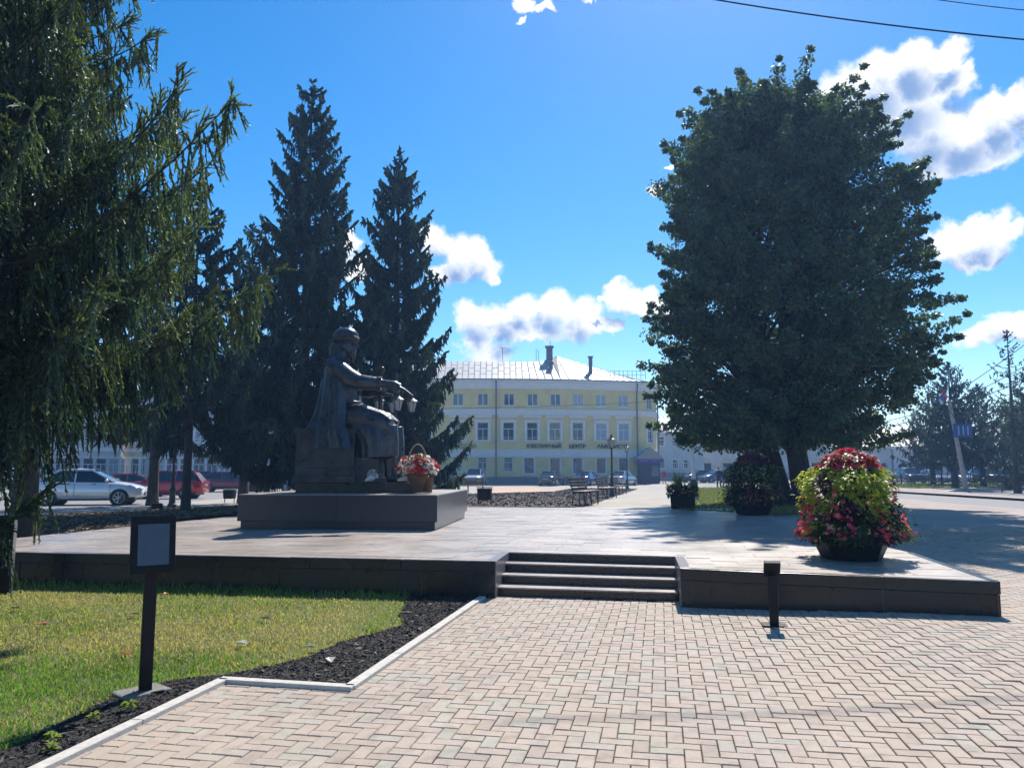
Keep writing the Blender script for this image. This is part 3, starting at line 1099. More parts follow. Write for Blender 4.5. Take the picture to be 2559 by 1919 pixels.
    if near:
        # needled cords: every strand and its short side twigs are bottle-brushes round a thin core
        n = len(l)
        Mk = 3
        s, t = perp(d, rg)
        u_ = (np.arange(Mk)[None] + rg.random((n, Mk))) / Mk * .85
        ph = rg.uniform(0, 2 * np.pi, (n, Mk))
        rad = s[:, None] * np.cos(ph)[..., None] + t[:, None] * np.sin(ph)[..., None]
        TO = (O[:, None] + d[:, None] * (u_ * l[:, None])[..., None]).reshape(-1, 3)
        TD = unit((d[:, None] * 1.0 + rad * .55 + np.array([0, 0, -.35])[None, None]).reshape(-1, 3))
        TL = ((.10 + .14 * rg.random((n, Mk))) * (1.1 - .5 * u_)).reshape(-1)
        TC = np.repeat(c, Mk, axis=0) * rg.uniform(.7, 1.4, (n * Mk, 1))
        parts = [twig_near(O, d, l, near, .038, 2.3, rg), twig_near(TO, TD, TL, near // 2, .034, 1.9, rg)]
        cols = [np.repeat(c, near, axis=0), np.repeat(TC, near // 2, axis=0)]
        nc = np.concatenate(cols)
        crown = np_mesh('crown', np.concatenate(parts), 3, m_needle_near, root, nc * rg.uniform(.6, 1.6, (len(nc), 1)))

        def cord(O_, d_, l_, w_):
            s_, t_ = perp(d_, rg)
            out_ = []
            for q_ in (s_, t_):
                e = O_ + d_ * (l_ * .88)[:, None]
                out_.append(np.stack([O_ - q_ * w_, O_ + q_ * w_, e + q_ * w_ * .8, O_ + d_ * l_[:, None], e - q_ * w_ * .8], 1))
            return np.concatenate(out_)
        st = np.concatenate([cord(O, d, l, .009), cord(TO, TD, TL, .0075)])
        np_mesh('sprays', st, 5, m_needle_near, crown, np.concatenate([c, c, TC, TC]) * .75)['kind'] = 'stuff'
    else:
        w = rg.uniform(.028, .058, len(l))
        V = twig_far(O, d, l, w, rg)
        # side shoots give each twig its feathery edge
        k = rg.random(len(l)) < .9
        s, t = perp(d[k], rg)
        O2 = O[k] + d[k] * (l[k] * rg.uniform(.15, .6, k.sum()))[:, None]
        d2 = unit(d[k] * .9 + s * rg.uniform(.5, 1.0, k.sum())[:, None])
        V2 = twig_far(O2, d2, l[k] * .5, w[k] * .7, rg)
        crown = np_mesh('crown', np.concatenate([V, V2]), 4, m_needle, root, np.concatenate([c, c, c[k], c[k]]))
    return root


def at_col(px, D):
    p = XY(px, D)
    return (p.x, p.y, p.z)


def top_h(py, D, base=0.0):
    return A(1280, py, D).z - base


# tall spruces behind the monument, from left to right
spruce('spruce', (-9.35, 14.9, gz(-9.35, 14.9)), 13.5, 2.7, 3.2, 21, 'spruce with a thick dark trunk at the left end of the platform', trunk_r=.23, dens=34, dz=.55, wob=.4)
spruce('spruce', (-9.2, 21.9, gz(-9.2, 21.9)), 9.6, 2.4, 2.8, 22, 'shorter spruce with a thin bare trunk beside the red hatchback', trunk_r=.12, dens=44, dz=.55, wob=.4)
spruce('spruce', at_col(752, 27), top_h(205, 27, .3), 2.85, 1.9, 23, 'tallest pointed spruce rising behind the statue', trunk_r=.24, dens=74, dz=.58, nb=8, wob=.32)
spruce('spruce', at_col(985, 29), top_h(378, 29, .3), 2.65, 1.0, 24, 'second tall spruce, right of the statue and next to the yellow building', trunk_r=.22, dens=76, dz=.56, nb=8, wob=.32)
spruce('spruce', at_col(610, 33), top_h(560, 33, .2), 2.6, 3.2, 25, 'dark spruce standing behind the bench between the taller spruces', trunk_r=.2, dens=32, dz=.6, wob=.4)
spruce('spruce', at_col(385, 31), top_h(520, 31, .2), 2.5, 3.4, 26, 'dark spruce behind the near spruce branches, above the cars', trunk_r=.2, dens=32, dz=.6, wob=.4)
# spruces along the street on the right
spruce('spruce', at_col(2385, 60), top_h(905, 60, .1), 3.3, 2.9, 27, 'spruce behind the leaning pole with the flag', trunk_r=.25, dens=26, green=(.03, .05, .028))
spruce('spruce', at_col(2455, 64), top_h(960, 64, .1), 3.1, 2.8, 28, 'spruce right of the flag pole, beside the second street bench', trunk_r=.24, dens=26, green=(.028, .046, .026))
spruce('spruce', at_col(2540, 50), top_h(825, 50, .1), 2.3, 1.2, 29, 'sparse spruce with a bare top at the right edge of the picture', trunk_r=.2, dens=11, spare=.6, hang=.3, dz=.6, nb=5, green=(.035, .045, .025), gap=.2)
spruce('spruce', at_col(2330, 70), top_h(985, 70, .1), 3.3, 3.0, 30, 'spruce half hidden behind the linden crown on the right', trunk_r=.24, dens=23, green=(.03, .05, .03))
spruce('spruce', at_col(2600, 58), top_h(900, 58, .1), 3.4, 1.2, 31, 'spruce leaning in from beyond the right edge of the picture', trunk_r=.24, dens=23, green=(.03, .05, .03))

# the near spruce at the left edge: drooping sprays with single needles
spruce('near_spruce', (-6.6, 7.6, 0), 15.0, 4.3, .9, 41, 'big near spruce with drooping sprays at the left edge', near=22, trunk_r=.26, dens=29, dz=.33, nb=9,
       green=(.050, .080, .052), wob=.26, hang=1.45, group='near spruce', zmax=8.2, colvar=.45,
       prof=([0, 2.3, 2.5, 2.9, 3.4, 4.0, 4.7, 5.1, 6, 8, 12, 15], [1.8, 1.9, 2.7, 3.4, 4.0, 4.1, 3.5, 2.8, 2.65, 2.4, 1.6, .1]))


# lindens: two stems, one broad crown each, grown into one another
def linden(name, loc, label, lean, clumps, seed, trunk_r):
    rg = np.random.default_rng(seed)
    root = empty(name, loc, 0, label, 'tree', 'lindens beside the square')
    b = MB()
    pts = [Vector((0, 0, -.3)), Vector((lean * .1, 0, .3)), Vector((lean * .5, 0, 1.5)), Vector((lean, .1, 3.0)), Vector((lean * 1.1, .2, 5.5)), Vector((lean * 1.0, .1, 9.0)), Vector((lean * .7, 0, 12.5))]
    b.tube(pts, [trunk_r * 1.5, trunk_r * 1.1, trunk_r, trunk_r * .9, trunk_r * .6, trunk_r * .35, .04], 12)
    b.build('trunk', m_bark2, root, smooth=60)
    lb = MB()
    sel = rg.choice(len(clumps), size=min(70, len(clumps)), replace=False)
    for i in sel:
        c = clumps[i][:3] - np.array(loc)
        z0 = max(1.7, min(11.5, c[2] * .72 - .3))
        k = z0 / 12.5
        start = Vector((lean * min(1, z0 / 3), .1, z0))
        mid = start.lerp(Vector(c), .55) + Vector((0, 0, .5))
        lb.tube([start, mid, Vector(c)], [.09 * (1.2 - k), .05, .015], 5, cap=False)
    lb.build('limbs', m_bark2, root)['kind'] = 'stuff'
    C = np.array(clumps)
    per = 76
    n = len(C) * per
    cen = np.repeat(C, per, axis=0)
    off = rg.normal(0, 1, (n, 3)); off /= np.linalg.norm(off, axis=1)[:, None]
    off *= (rg.random(n) ** .45 * cen[:, 3])[:, None]
    off[:, 2] *= .8
    pos = cen[:, :3] + off - np.array(loc)[None]
    d = unit(off + rg.normal(0, .5, (n, 3)) + np.array([0, 0, -.55])[None])
    s, t = perp(d, rg)
    L = rg.uniform(.073, .146, n)[:, None]
    Wd = L * rg.uniform(.36, .5, n)[:, None]
    V = np.stack([pos, pos + d * L * .45 + s * Wd + t * L * .1, pos + d * L, pos + d * L * .45 - s * Wd + t * L * .1], 1)
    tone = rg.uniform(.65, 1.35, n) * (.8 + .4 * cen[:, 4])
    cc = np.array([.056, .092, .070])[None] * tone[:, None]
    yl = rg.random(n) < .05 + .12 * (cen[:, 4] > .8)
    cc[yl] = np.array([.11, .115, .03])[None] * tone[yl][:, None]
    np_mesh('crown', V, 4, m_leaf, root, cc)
    return root


LD = 26.0
OUT_L = [(1150, 1740), (1120, 1685), (1080, 1660), (1000, 1640), (900, 1635), (800, 1650), (700, 1640), (640, 1625), (560, 1660), (480, 1650), (400, 1670), (340, 1700), (290, 1740), (230, 1830), (190, 1870), (165, 1960)]
OUT_R = [(1150, 2190), (1120, 2240), (1080, 2270), (1000, 2310), (950, 2330), (860, 2380), (760, 2385), (650, 2340), (560, 2345), (500, 2330), (440, 2280), (370, 2240), (300, 2180), (260, 2110), (220, 2040), (165, 1985)]
zl = np.array([A(1280, p[0], LD).z for p in OUT_L]); xl = np.array([A(p[1], p[0], LD).x for p in OUT_L])
zr = np.array([A(1280, p[0], LD).z for p in OUT_R]); xr_ = np.array([A(p[1], p[0], LD).x for p in OUT_R])
rg = np.random.default_rng(77)
cl1, cl2 = [], []
for i in range(2500):
    z = rg.uniform(zl[0] + .55, zl[-1] - 1.1)
    x0, x1 = np.interp(z, zl, xl) + .40, np.interp(z, zr, xr_) - .85
    cx, hw = (x0 + x1) / 2, (x1 - x0) / 2
    a = rg.uniform(0, 2 * np.pi)
    rad = rg.random() ** .40
    hy = hw * .85
    lobe = .97 + .09 * math.sin(3 * a + z * .9) + .09 * math.sin(5 * a - z * 1.9) + .07 * math.sin(9 * a + z * 3.1)
    x, yv = cx + hw * rad * lobe * math.cos(a) * .95, LD + .4 + hy * rad * lobe * math.sin(a)
    size = rg.uniform(.34, .62) * (1 - .25 * (rad > .85))
    c = (x, yv, z, size, rad)
    first = (x - cx) + rg.normal(0, .9) + .25 * (z - 8) * .1 < -.2
    (cl1 if first else cl2).append(c)
for i in range(300):           # ragged shoots past the outline, each a short chain of leaf clumps
    z = rg.uniform(zl[0] + .5, zl[-1] - 1.25)
    x0, x1 = np.interp(z, zl, xl) + .40, np.interp(z, zr, xr_) - .85
    cx, hw = (x0 + x1) / 2, (x1 - x0) / 2
    a = rg.uniform(0, 2 * np.pi)
    ext = rg.uniform(.15, .6) if rg.random() < .6 else rg.uniform(.6, 1.15)
    dirz = rg.uniform(.0, .8) * (.4 + z / 14)
    for j in range(4):
        r_ = hw * .93 + ext * j / 3
        c = (cx + r_ * math.cos(a), LD + r_ * .85 * math.sin(a), z + ext * dirz * j / 3, .34 - .07 * j + rg.uniform(-.04, .04), 1.0)
        (cl1 if math.cos(a) < 0 else cl2).append(c)
b1 = XY(1962, LD); b2 = XY(2008, LD - .5)
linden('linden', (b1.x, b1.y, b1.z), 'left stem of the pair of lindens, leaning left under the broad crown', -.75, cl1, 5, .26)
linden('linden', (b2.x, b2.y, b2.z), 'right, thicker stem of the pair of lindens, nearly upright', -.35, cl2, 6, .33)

# a leafy bush-like tree far behind on the right
def small_tree(name, loc, H, Rr, seed, label, colr):
    rg = np.random.default_rng(seed)
    root = empty(name, loc, 0, label, 'tree', 'trees along the street')
    b = MB(); b.tube([(0, 0, -.2), (.05, 0, H * .35), (0, 0, H * .8)], [.16, .12, .03], 8); b.build('trunk', m_bark2, root, smooth=60)
    n = 9000
    k = rg.integers(0, 90, n)
    cc = rg.normal(0, 1, (90, 3)); cc = cc / np.linalg.norm(cc, axis=1)[:, None] * (rg.random(90) ** .4)[:, None] * np.array([Rr, Rr, H * .36])
    pos = cc[k] + rg.normal(0, .28, (n, 3)) * Rr * .5 + np.array([0, 0, H * .62])
    d = unit(rg.normal(0, 1, (n, 3)) + np.array([0, 0, -.4])); s, t = perp(d, rg)
    L = rg.uniform(.12, .24, n)[:, None]
    V = np.stack([pos, pos + d * L * .5 + s * L * .45, pos + d * L, pos + d * L * .5 - s * L * .45], 1)
    np_mesh('crown', V, 4, m_leaf, root, np.array(colr)[None] * rg.uniform(.6, 1.4, (n, 1)))
    return root


p = XY(2560, 78); small_tree('street_tree', (p.x, p.y, .15), 9, 2.6, 3, 'yellowish leafy tree behind the sparse spruce at right', (.10, .12, .03))


# ------------------------------------------------------------------ monument: slab, plinth, throne, seated bronze figure
m_bronze = mat('dark_bronze', (.054, .060, .074), .34, metal=.65, var=.4, scale=5, bump=.35, bscale=14, spec=.6)
m_bronze2 = mat('dark_bronze_smooth', (.06, .056, .052), .34, metal=.7, var=.3, scale=7, bump=.2, bscale=25)
m_ped = mat('brown_grey_granite', (.026, .029, .041), .28, var=.35, scale=80, spec=.5)
MZ = R(-5.0)
mr, mf = Vector((math.cos(MZ), math.sin(MZ), 0)), Vector((-math.sin(MZ), math.cos(MZ), 0))
slab_c = Vector((-3.20, 16.85, 0))
base = empty('granite_pedestal', (slab_c.x, slab_c.y, PZ), MZ, 'wide low granite pedestal slab under the seated statue', 'pedestal')
S = 3.92
MB().box((0, 0, .075), (S - .12, S - .12, .15)).build('plinth_core', m_ped, base)


def ring_panels(half, z0, z1, t, n, name, m, parent):
    w = 2 * half / n
    for k in range(4):
        a = k * math.pi / 2
        for i in range(n):
            o = MB().box((0, 0, 0), (w - .006, t, z1 - z0)).build(name, m, parent, bevel=.004)
            x, y = -half + w * (i + .5), -half + t / 2
            if k % 2:
                pass
            o.location = (x * math.cos(a) - y * math.sin(a), x * math.sin(a) + y * math.cos(a), (z0 + z1) / 2)
            o.rotation_euler = (0, 0, a)


ring_panels(S / 2 - .05, .002, .15, .04, 3, 'base_panel', m_ped, base)
MB().box((0, 0, .40), (S - .10, S - .10, .49)).build('slab_core', m_ped, base)
ring_panels(S / 2, .153, .648, .05, 2, 'cladding_panel', m_ped, base)
for i in range(3):
    for j in range(3):
        w = (S - .02) / 3
        MB().box((-S / 2 + .01 + w * (i + .5), -S / 2 + .01 + w * (j + .5), .653), (w - .006, w - .006, .022)).build('top_slab', m_slab_one, base, bevel=.004)
STZ = PZ + .664
pl_c = slab_c + mr * .05 + mf * -.02
plinth = MB().box((0, 0, .1), (2.5, 1.85, .2)).build('bronze_plinth', m_bronze2, None, bevel=.01)
plinth.location = (pl_c.x, pl_c.y, STZ); plinth.rotation_euler = (0, 0, MZ)
tag(plinth, 'low dark plinth plate between the granite slab and the throne', 'plinth')

# figure: local x forward (to the right in the picture), y to his left (away from the viewer)
stat_o = Vector((A(870, 1210, 16.55).x, 16.55, STZ + .198))
statue = empty('seated_statue', stat_o, MZ * .6, 'dark bronze seated man in cap and long robe, arm stretched out', 'statue')


def esec(z, xc, rx, ry, n=28, fold=0.0, fk=9, ph=0.0, p=2.0):
    out = []
    for i in range(n):
        a = 2 * math.pi * i / n
        c, s = math.cos(a), math.sin(a)
        k = (abs(c) ** p + abs(s) ** p) ** (-1 / p)
        k *= 1 + fold * math.sin(fk * a + ph)
        out.append((xc + rx * k * c, ry * k * s, z))
    return out


fb = MB()
# torso
fb.loft([esec(1.20, -.22, .46, .50), esec(1.45, -.22, .45, .49), esec(1.75, -.19, .42, .46), esec(1.95, -.18, .42, .47), esec(2.2, -.20, .37, .53), esec(2.42, -.25, .29, .56), esec(2.56, -.27, .22, .44), esec(2.66, -.25, .17, .22), esec(2.85, -.18, .15, .15)])
# skirts of the robe over thighs and shins, with hanging folds
fb.loft([esec(.52, .66, .36, .60, 48, .035, 13, 0, 2.6), esec(.72, .66, .37, .60, 48, .04, 13, .2, 2.6), esec(.95, .62, .41, .60, 48, .03, 13, .4, 2.6), esec(1.12, .52, .50, .58, 48, .02, 11, .5, 2.6), esec(1.25, .42, .56, .54, 48, .012, 9, .6, 2.5), esec(1.34, .32, .55, .50, 48, 0, 9, .6, 2.4), esec(1.44, .18, .46, .46, 48, 0, 9, 0, 2.2)])
for sy in (-1, 1):
    fb.tube([(-.2, .26 * sy, 1.36), (.3, .29 * sy, 1.38), (.74, .31 * sy, 1.27), (.93, .32 * sy, 1.16)], [.30, .30, .25, .20], 14)
    fb.tube([(.90, .31 * sy, 1.18), (.96, .31 * sy, .85), (.97, .30 * sy, .55)], [.21, .18, .17], 14)
    fb.tube([(.95, .28 * sy, .6), (.97, .28 * sy, .30), (.96, .28 * sy, .12)], [.15, .13, .12], 12)
    fb.tube([(.90, .28 * sy, .09), (1.08, .30 * sy, .11), (1.25, .32 * sy, .085), (1.40, .33 * sy, .07)], [.10, .125, .10, .05], 12)
# near arm stretched forward in a wide sleeve
fb.tube([(-.28, -.44, 2.46), (-.1, -.56, 2.36), (.14, -.60, 2.18), (.34, -.60, 2.09), (.60, -.56, 2.07), (.78, -.54, 2.06)], [.18, .195, .19, .17, .15, .13], 14)
fb.tube([(.74, -.54, 2.07), (.94, -.53, 2.05)], [.10, .085], 12)
# palm and fingers, back of the hand upwards
fb.tube([(.92, -.53, 2.055), (1.06, -.52, 2.02), (1.20, -.52, 1.96)], [.085, .11, .095], 12)
for k, (dy, L) in enumerate(((-.10, .31), (-.035, .36), (.03, .34), (.09, .27))):
    a = Vector((1.17, -.52 + dy * .9, 1.975)); d = Vector((.86, dy * .35, -.50)).normalized()
    fb.tube([a, a + d * L * .45 + Vector((0, 0, .015)), a + d * L * .75, a + d * L], [.040, .037, .032, .022], 8)
fb.tube([(1.0, -.44, 2.02), (1.11, -.38, 1.95), (1.23, -.36, 1.88)], [.045, .04, .028], 8)
# far arm bent to the sword hilt
fb.tube([(-.26, .44, 2.46), (-.06, .58, 2.26), (.10, .62, 2.05), (.30, .52, 2.02), (.52, .36, 2.06)], [.20, .21, .19, .16, .13], 14)
fb.ell((.60, .30, 2.08), (.10, .10, .12))
for k in range(4):
    zk = 2.0 + .05 * k
    fb.tube([(.56, .22, zk), (.66, .20, zk), (.71, .28, zk), (.66, .36, zk)], [.032, .032, .03, .024], 7)
fb.tube([(.56, .34, 2.16), (.64, .36, 2.20), (.70, .31, 2.21)], [.035, .03, .024], 7)
# head with nose, brow, cheeks, ears, beard and hair
fb.ell((-.13, 0, 2.96), (.215, .185, .27))
fb.ell((-.05, 0, 2.90), (.145, .155, .22))
fb.tube([(.06, 0, 3.05), (.11, 0, 2.98), (.142, 0, 2.93)], [.026, .032, .038], 8)
fb.tube([(.06, -.12, 3.045), (.095, 0, 3.06), (.06, .12, 3.045)], [.03, .036, .03], 8)
for sy in (-1, 1):
    fb.ell((.045, .085 * sy, 2.94), (.06, .05, .05))
    fb.ell((-.13, .19 * sy, 2.93), (.045, .03, .075))
    fb.tube([(.10, .01 * sy, 2.855), (.075, .075 * sy, 2.83), (.03, .12 * sy, 2.78)], [.028, .026, .018], 8)
fb.tube([(-.03, 0, 2.85), (.0, 0, 2.76), (.015, 0, 2.68), (-.01, 0, 2.59)], [.10, .10, .085, .04], 12)
fb.tube([(-.28, 0, 3.0), (-.33, 0, 2.86), (-.34, 0, 2.72)], [.15, .17, .13], 12)
fig = fb.build('figure', m_bronze, statue, smooth=None)
rm = fig.modifiers.new('remesh', 'REMESH'); rm.mode = 'VOXEL'; rm.voxel_size = .016; rm.use_smooth_shade = True
sm = fig.modifiers.new('smooth', 'SMOOTH'); sm.factor = .5; sm.iterations = 3
# long cloak hanging from the shoulders down over the seat, with vertical folds
ck = MB()
rings = []
for z, xb, xf, w, fo in ((2.63, -.36, -.10, .34, .0), (2.55, -.44, -.04, .52, .01), (2.35, -.53, -.02, .63, .02), (2.05, -.61, .0, .65, .035), (1.7, -.67, .02, .66, .045), (1.4, -.75, .04, .68, .05), (1.18, -.86, .04, .71, .055), (1.06, -.97, .10, .73, .06), (.86, -1.0, .16, .75, .07), (.72, -1.01, .18, .755, .075)):
    n = 40
    ring = []
    for i in range(n):
        a = math.pi * (.5 + i / (n - 1))          # half ring round the back, open in front
        c, s = math.cos(a), math.sin(a)
        k = 1 + fo * math.sin(15 * a + z * 1.3)
        x = xf + (xb - xf) * (-c) ** .8 * k if c < 0 else xf
        ring.append((x, w * s * k, z))
    inner = [(p[0] + .05, p[1] * .93, p[2]) for p in ring[::-1]]
    rings.append(ring + inner)
ck.loft(rings)
cloak = ck.build('cloak', m_bronze, statue, smooth=70)
# collar and belt
MB().tube([(-.25 + .24 * math.cos(a), .30 * math.sin(a), 2.63 + .02 * math.cos(a)) for a in np.linspace(0, 2 * math.pi, 25)], .038, 8).build('collar', m_bronze, statue, smooth=60)
MB().tube([(-.18 + .44 * math.cos(a), .485 * math.sin(a), 1.70) for a in np.linspace(0, 2 * math.pi, 31)], .035, 8).build('belt', m_bronze, statue, smooth=60)
# cap: soft dome above a fur band
cp = MB()
cp.lathe([(.262, 3.10), (.275, 3.16), (.262, 3.22), (.235, 3.27), (.17, 3.325), (.09, 3.35), (.01, 3.36)], 22, (-.125, 0, 0))
cap = cp.build('cap', m_bronze, statue, smooth=60)
bd = MB()
bd.tube([(-.125 + .235 * math.cos(a), .225 * math.sin(a), 3.105 + .008 * math.sin(9 * a)) for a in np.linspace(0, 2 * math.pi, 37)], .062, 9)
bd.build('fur_band', mat('bronze_fur', (.06, .055, .05), .6, metal=.5, var=.4, scale=40, bump=1.0, bscale=60), cap, smooth=70)
# sleeve cuff
MB().tube([(.71, -.545, 2.065), (.80, -.54, 2.06)], [.155, .15], 14).build('cuff', m_bronze2, statue, smooth=60)
# sword standing point down, far side of the lap
sw = MB()
sw.tube([(.60, .30, .10), (.60, .30, 1.92)], [.03, .055], 6)
sword = sw.build('sword_blade', m_bronze2, statue)
MB().tube([(.60, .30, 1.92), (.60, .30, 2.38)], [.038, .034], 8).build('sword_grip', m_bronze2, sword, smooth=50)
MB().ell((.60, .30, 2.46), (.085, .05, .085)).build('pommel', m_bronze2, sword, smooth=60)
MB().tube([(.34, .30, 1.90), (.60, .30, 1.93), (.86, .30, 1.90)], [.03, .04, .03], 8).build('crossguard', m_bronze2, sword, smooth=60)
# throne: moulded block with side panels
th = MB()
th.box((-.34, 0, .08), (1.30, 1.34, .16)); th.box((-.34, 0, .60), (1.24, 1.26, .90), top=(.97, .97)); th.box((-.34, 0, 1.08), (1.27, 1.34, .10)); th.box((.50, 0, .25), (.52, 1.0, .50)); th.box((.52, 0, .05), (.60, 1.1, .10))  # the two front boxes are added to darken the gap under the robe
throne = th.build('throne', m_bronze, statue, bevel=.012)
for sy in (-1, 1):
    MB().box((-.34, sy * .626, .62), (.92, .03, .62)).build('side_panel', m_bronze, throne, bevel=.012)

# ------------------------------------------------------------------ flowers
m_petal = leaf_mat('petals', .3, .5, .3, (1.1, .9, .9))
m_pleaf = leaf_mat('bedding_leaves', .4, .45, .35, (1.05, 1.1, .45))
m_wicker = mat('wicker', (.20, .095, .045), .7, var=.5, scale=30, bump=1.0, bscale=50, stretch=(1, 1, 3))


def leaves_at(pos, out, size, rg, droop=.5):
    n = len(pos)
    d = unit(out + rg.normal(0, .45, (n, 3)) + np.array([0, 0, -droop])[None])
    up = unit(out * .6 + np.array([0, 0, 1.0])[None] + rg.normal(0, .3, (n, 3)))
    s = unit(np.cross(d, up)); t = np.cross(s, d)
    L = size[:, None]; W = L * rg.uniform(.26, .38, n)[:, None]
    V = np.stack([pos, pos + d * L * .35 + s * W + t * L * .08, pos + d * L * .75 + s * W * .55 + t * L * .02, pos + d * L - t * L * .12, pos + d * L * .75 - s * W * .55 + t * L * .02, pos + d * L * .35 - s * W + t * L * .08], 1)
    return V


def blooms_at(pos, out, size, rg, petals=5):
    n = len(pos)
    nrm = unit(out + rg.normal(0, .5, (n, 3)))
    s, t = perp(nrm, rg)
    Vs = []
    for k in range(petals):
        a = 2 * math.pi * k / petals
        d = s * math.cos(a) + t * math.sin(a); e = -s * math.sin(a) + t * math.cos(a)
        L = size[:, None]
        Vs.append(np.stack([pos, pos + d * L * .6 + e * L * .38 + nrm * L * .18, pos + d * L + nrm * L * .12, pos + d * L * .6 - e * L * .38 + nrm * L * .18], 1))
    return np.concatenate(Vs)


def flower_tower(loc, rz, label, seed, scale=1.0, painted_shade=False):
    """tiered planter: tapered tub, stacked dark bowls, coleus and begonias spilling out"""
    rg = np.random.default_rng(seed)
    root = empty('flower_tower', loc, rz, label, 'planter', 'tiered flower towers on the platform')
    root.scale = (scale, scale, scale)
    b = MB()
    b.lathe([(.36, 0), (.37, .015), (.47, .235), (.50, .245), (.50, .27), (.46, .272), (.44, .23)], 8, phase=math.pi / 8)
    b.build('tub', m_black_metal, root)
    for z, r in ((.56, .42), (.86, .34), (1.12, .24)):
        MB().lathe([(r * .75, z - .12), (r, z), (r * 1.03, z + .012), (r * .95, z + .014), (r * .7, z - .09)], 14).build('bowl', m_black_metal, root, smooth=40)
    MB().tube([(0, 0, .2), (0, 0, 1.15)], .05, 8).build('core_pipe', m_black_metal, root)
    # silhouette radius by height
    zs = np.array([.20, .30, .45, .60, .75, .90, 1.05, 1.13, 1.21, 1.30, 1.38])
    rs = np.array([.54, .60, .58, .53, .49, .51, .50, .42, .31, .28, .10])
    n = 9500
    z = rg.uniform(.22, 1.37, n); a = rg.uniform(0, 2 * np.pi, n)
    lob = 1 + .12 * np.sin(3 * a + z * 7) + .10 * np.sin(7 * a - z * 9) + .07 * np.sin(13 * a + 20 * z)
    r = np.interp(z, zs, rs) * lob * (rg.uniform(.72, 1.05, n) + .14 * (rg.random(n) < .06))
    out = np.stack([np.cos(a), np.sin(a), np.zeros(n)], 1)
    pos = out * r[:, None] + np.array([0, 0, 1.0])[None] * z[:, None]
    V = leaves_at(pos, out, rg.uniform(.035, .078, n), rg)
    patch_ = np.sin(2.6 * a + 5.5 * z + seed) + .6 * np.sin(5.1 * a - 7 * z)
    zb = z + .13 * np.sin(4 * a + 1) + .07 * np.sin(9 * a) + rg.normal(0, .05, n)
    upper = (zb > .68) & (zb < 1.24)
    g = rg.uniform(.6, 1.4, n)[:, None]
    c = np.array([.030, .065, .018])[None] * g
    lime = (upper & (patch_ > -1.1)) | ((patch_ > 1.3) & (np.abs(np.cos(a)) > .6))
    c = np.where(lime[:, None], np.array([.27, .33, .035])[None] * g, c)
    gold = (rg.random(n) < .16) & lime
    c[gold] = np.array([.48, .40, .03])[None] * g[gold]
    topm = (z > 1.17) & (rg.random(n) < .75)
    c[topm] = np.array([.34, .035, .035])[None] * g[topm]
    purple = (~lime) & (~topm) & (patch_ < -.95)
    c[purple] = np.array([.055, .02, .035])[None] * g[purple]
    if painted_shade:  # leaf palette darkened to paint in the shade of the lindens
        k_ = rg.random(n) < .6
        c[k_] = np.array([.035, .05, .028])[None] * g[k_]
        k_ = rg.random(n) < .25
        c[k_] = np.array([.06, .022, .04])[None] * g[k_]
    fo = np_mesh('foliage', V, 6, m_pleaf, root, c); fo['kind'] = 'stuff'
    n = 1500
    z = np.concatenate([rg.uniform(.24, .66, 820), rg.uniform(1.17, 1.40, 560), rg.uniform(.66, 1.1, 120)])
    a = rg.uniform(0, 2 * np.pi, n)
    pt = 1.1 * np.abs(np.cos(a)) + .55 * np.sin(7 * a + 3 * z + seed) + .3 * np.sin(17 * a)
    keep = ((pt > .72) & (z < .85)) | (z > 1.17) | (rg.random(n) < .06)
    z, a = z[keep], a[keep]; n = len(z)
    lob = 1 + .10 * np.sin(3 * a + z * 7) + .07 * np.sin(7 * a - z * 9)
    r = np.interp(z, zs, rs) * lob * rg.uniform(.97, 1.13, n) * np.where(z > 1.2, rg.uniform(.2, 1, n), 1)
    out = np.stack([np.cos(a), np.sin(a), np.where(z > 1.14, .9, .15)], 1)
    pos = np.stack([np.cos(a) * r, np.sin(a) * r, z], 1)
    Vb = blooms_at(pos, out, rg.uniform(.013, .038, n) * np.where(z > 1.17, 1.25, 1), rg)
    pal = np.array([[.62, .03, .045], [.66, .05, .10], [.60, .08, .16], [.70, .03, .02], [.72, .18, .22]])
    cb = pal[rg.integers(0, 5, n)] * rg.uniform(.7, 1.15, (n, 1))
    if painted_shade: cb = cb * np.array([.35, .5, .6])[None] + .01  # blossom colours carry the same painted shade
    bo = np_mesh('blossoms', Vb, 4, m_petal, root, np.concatenate([cb] * 5)); bo['kind'] = 'stuff'
    return root


p = G(2150, 1401, PZ)
flower_tower((p.x, p.y + .25, PZ), .12, 'tall flower tower in full sun at the front right corner, red on top', 3)
p = G(1902, 1287, PZ)
flower_tower((p.x - .1, p.y + .3, PZ), 1.9, 'shaded flower tower under the lindens, farther back on the platform', 9, 1.12, True)

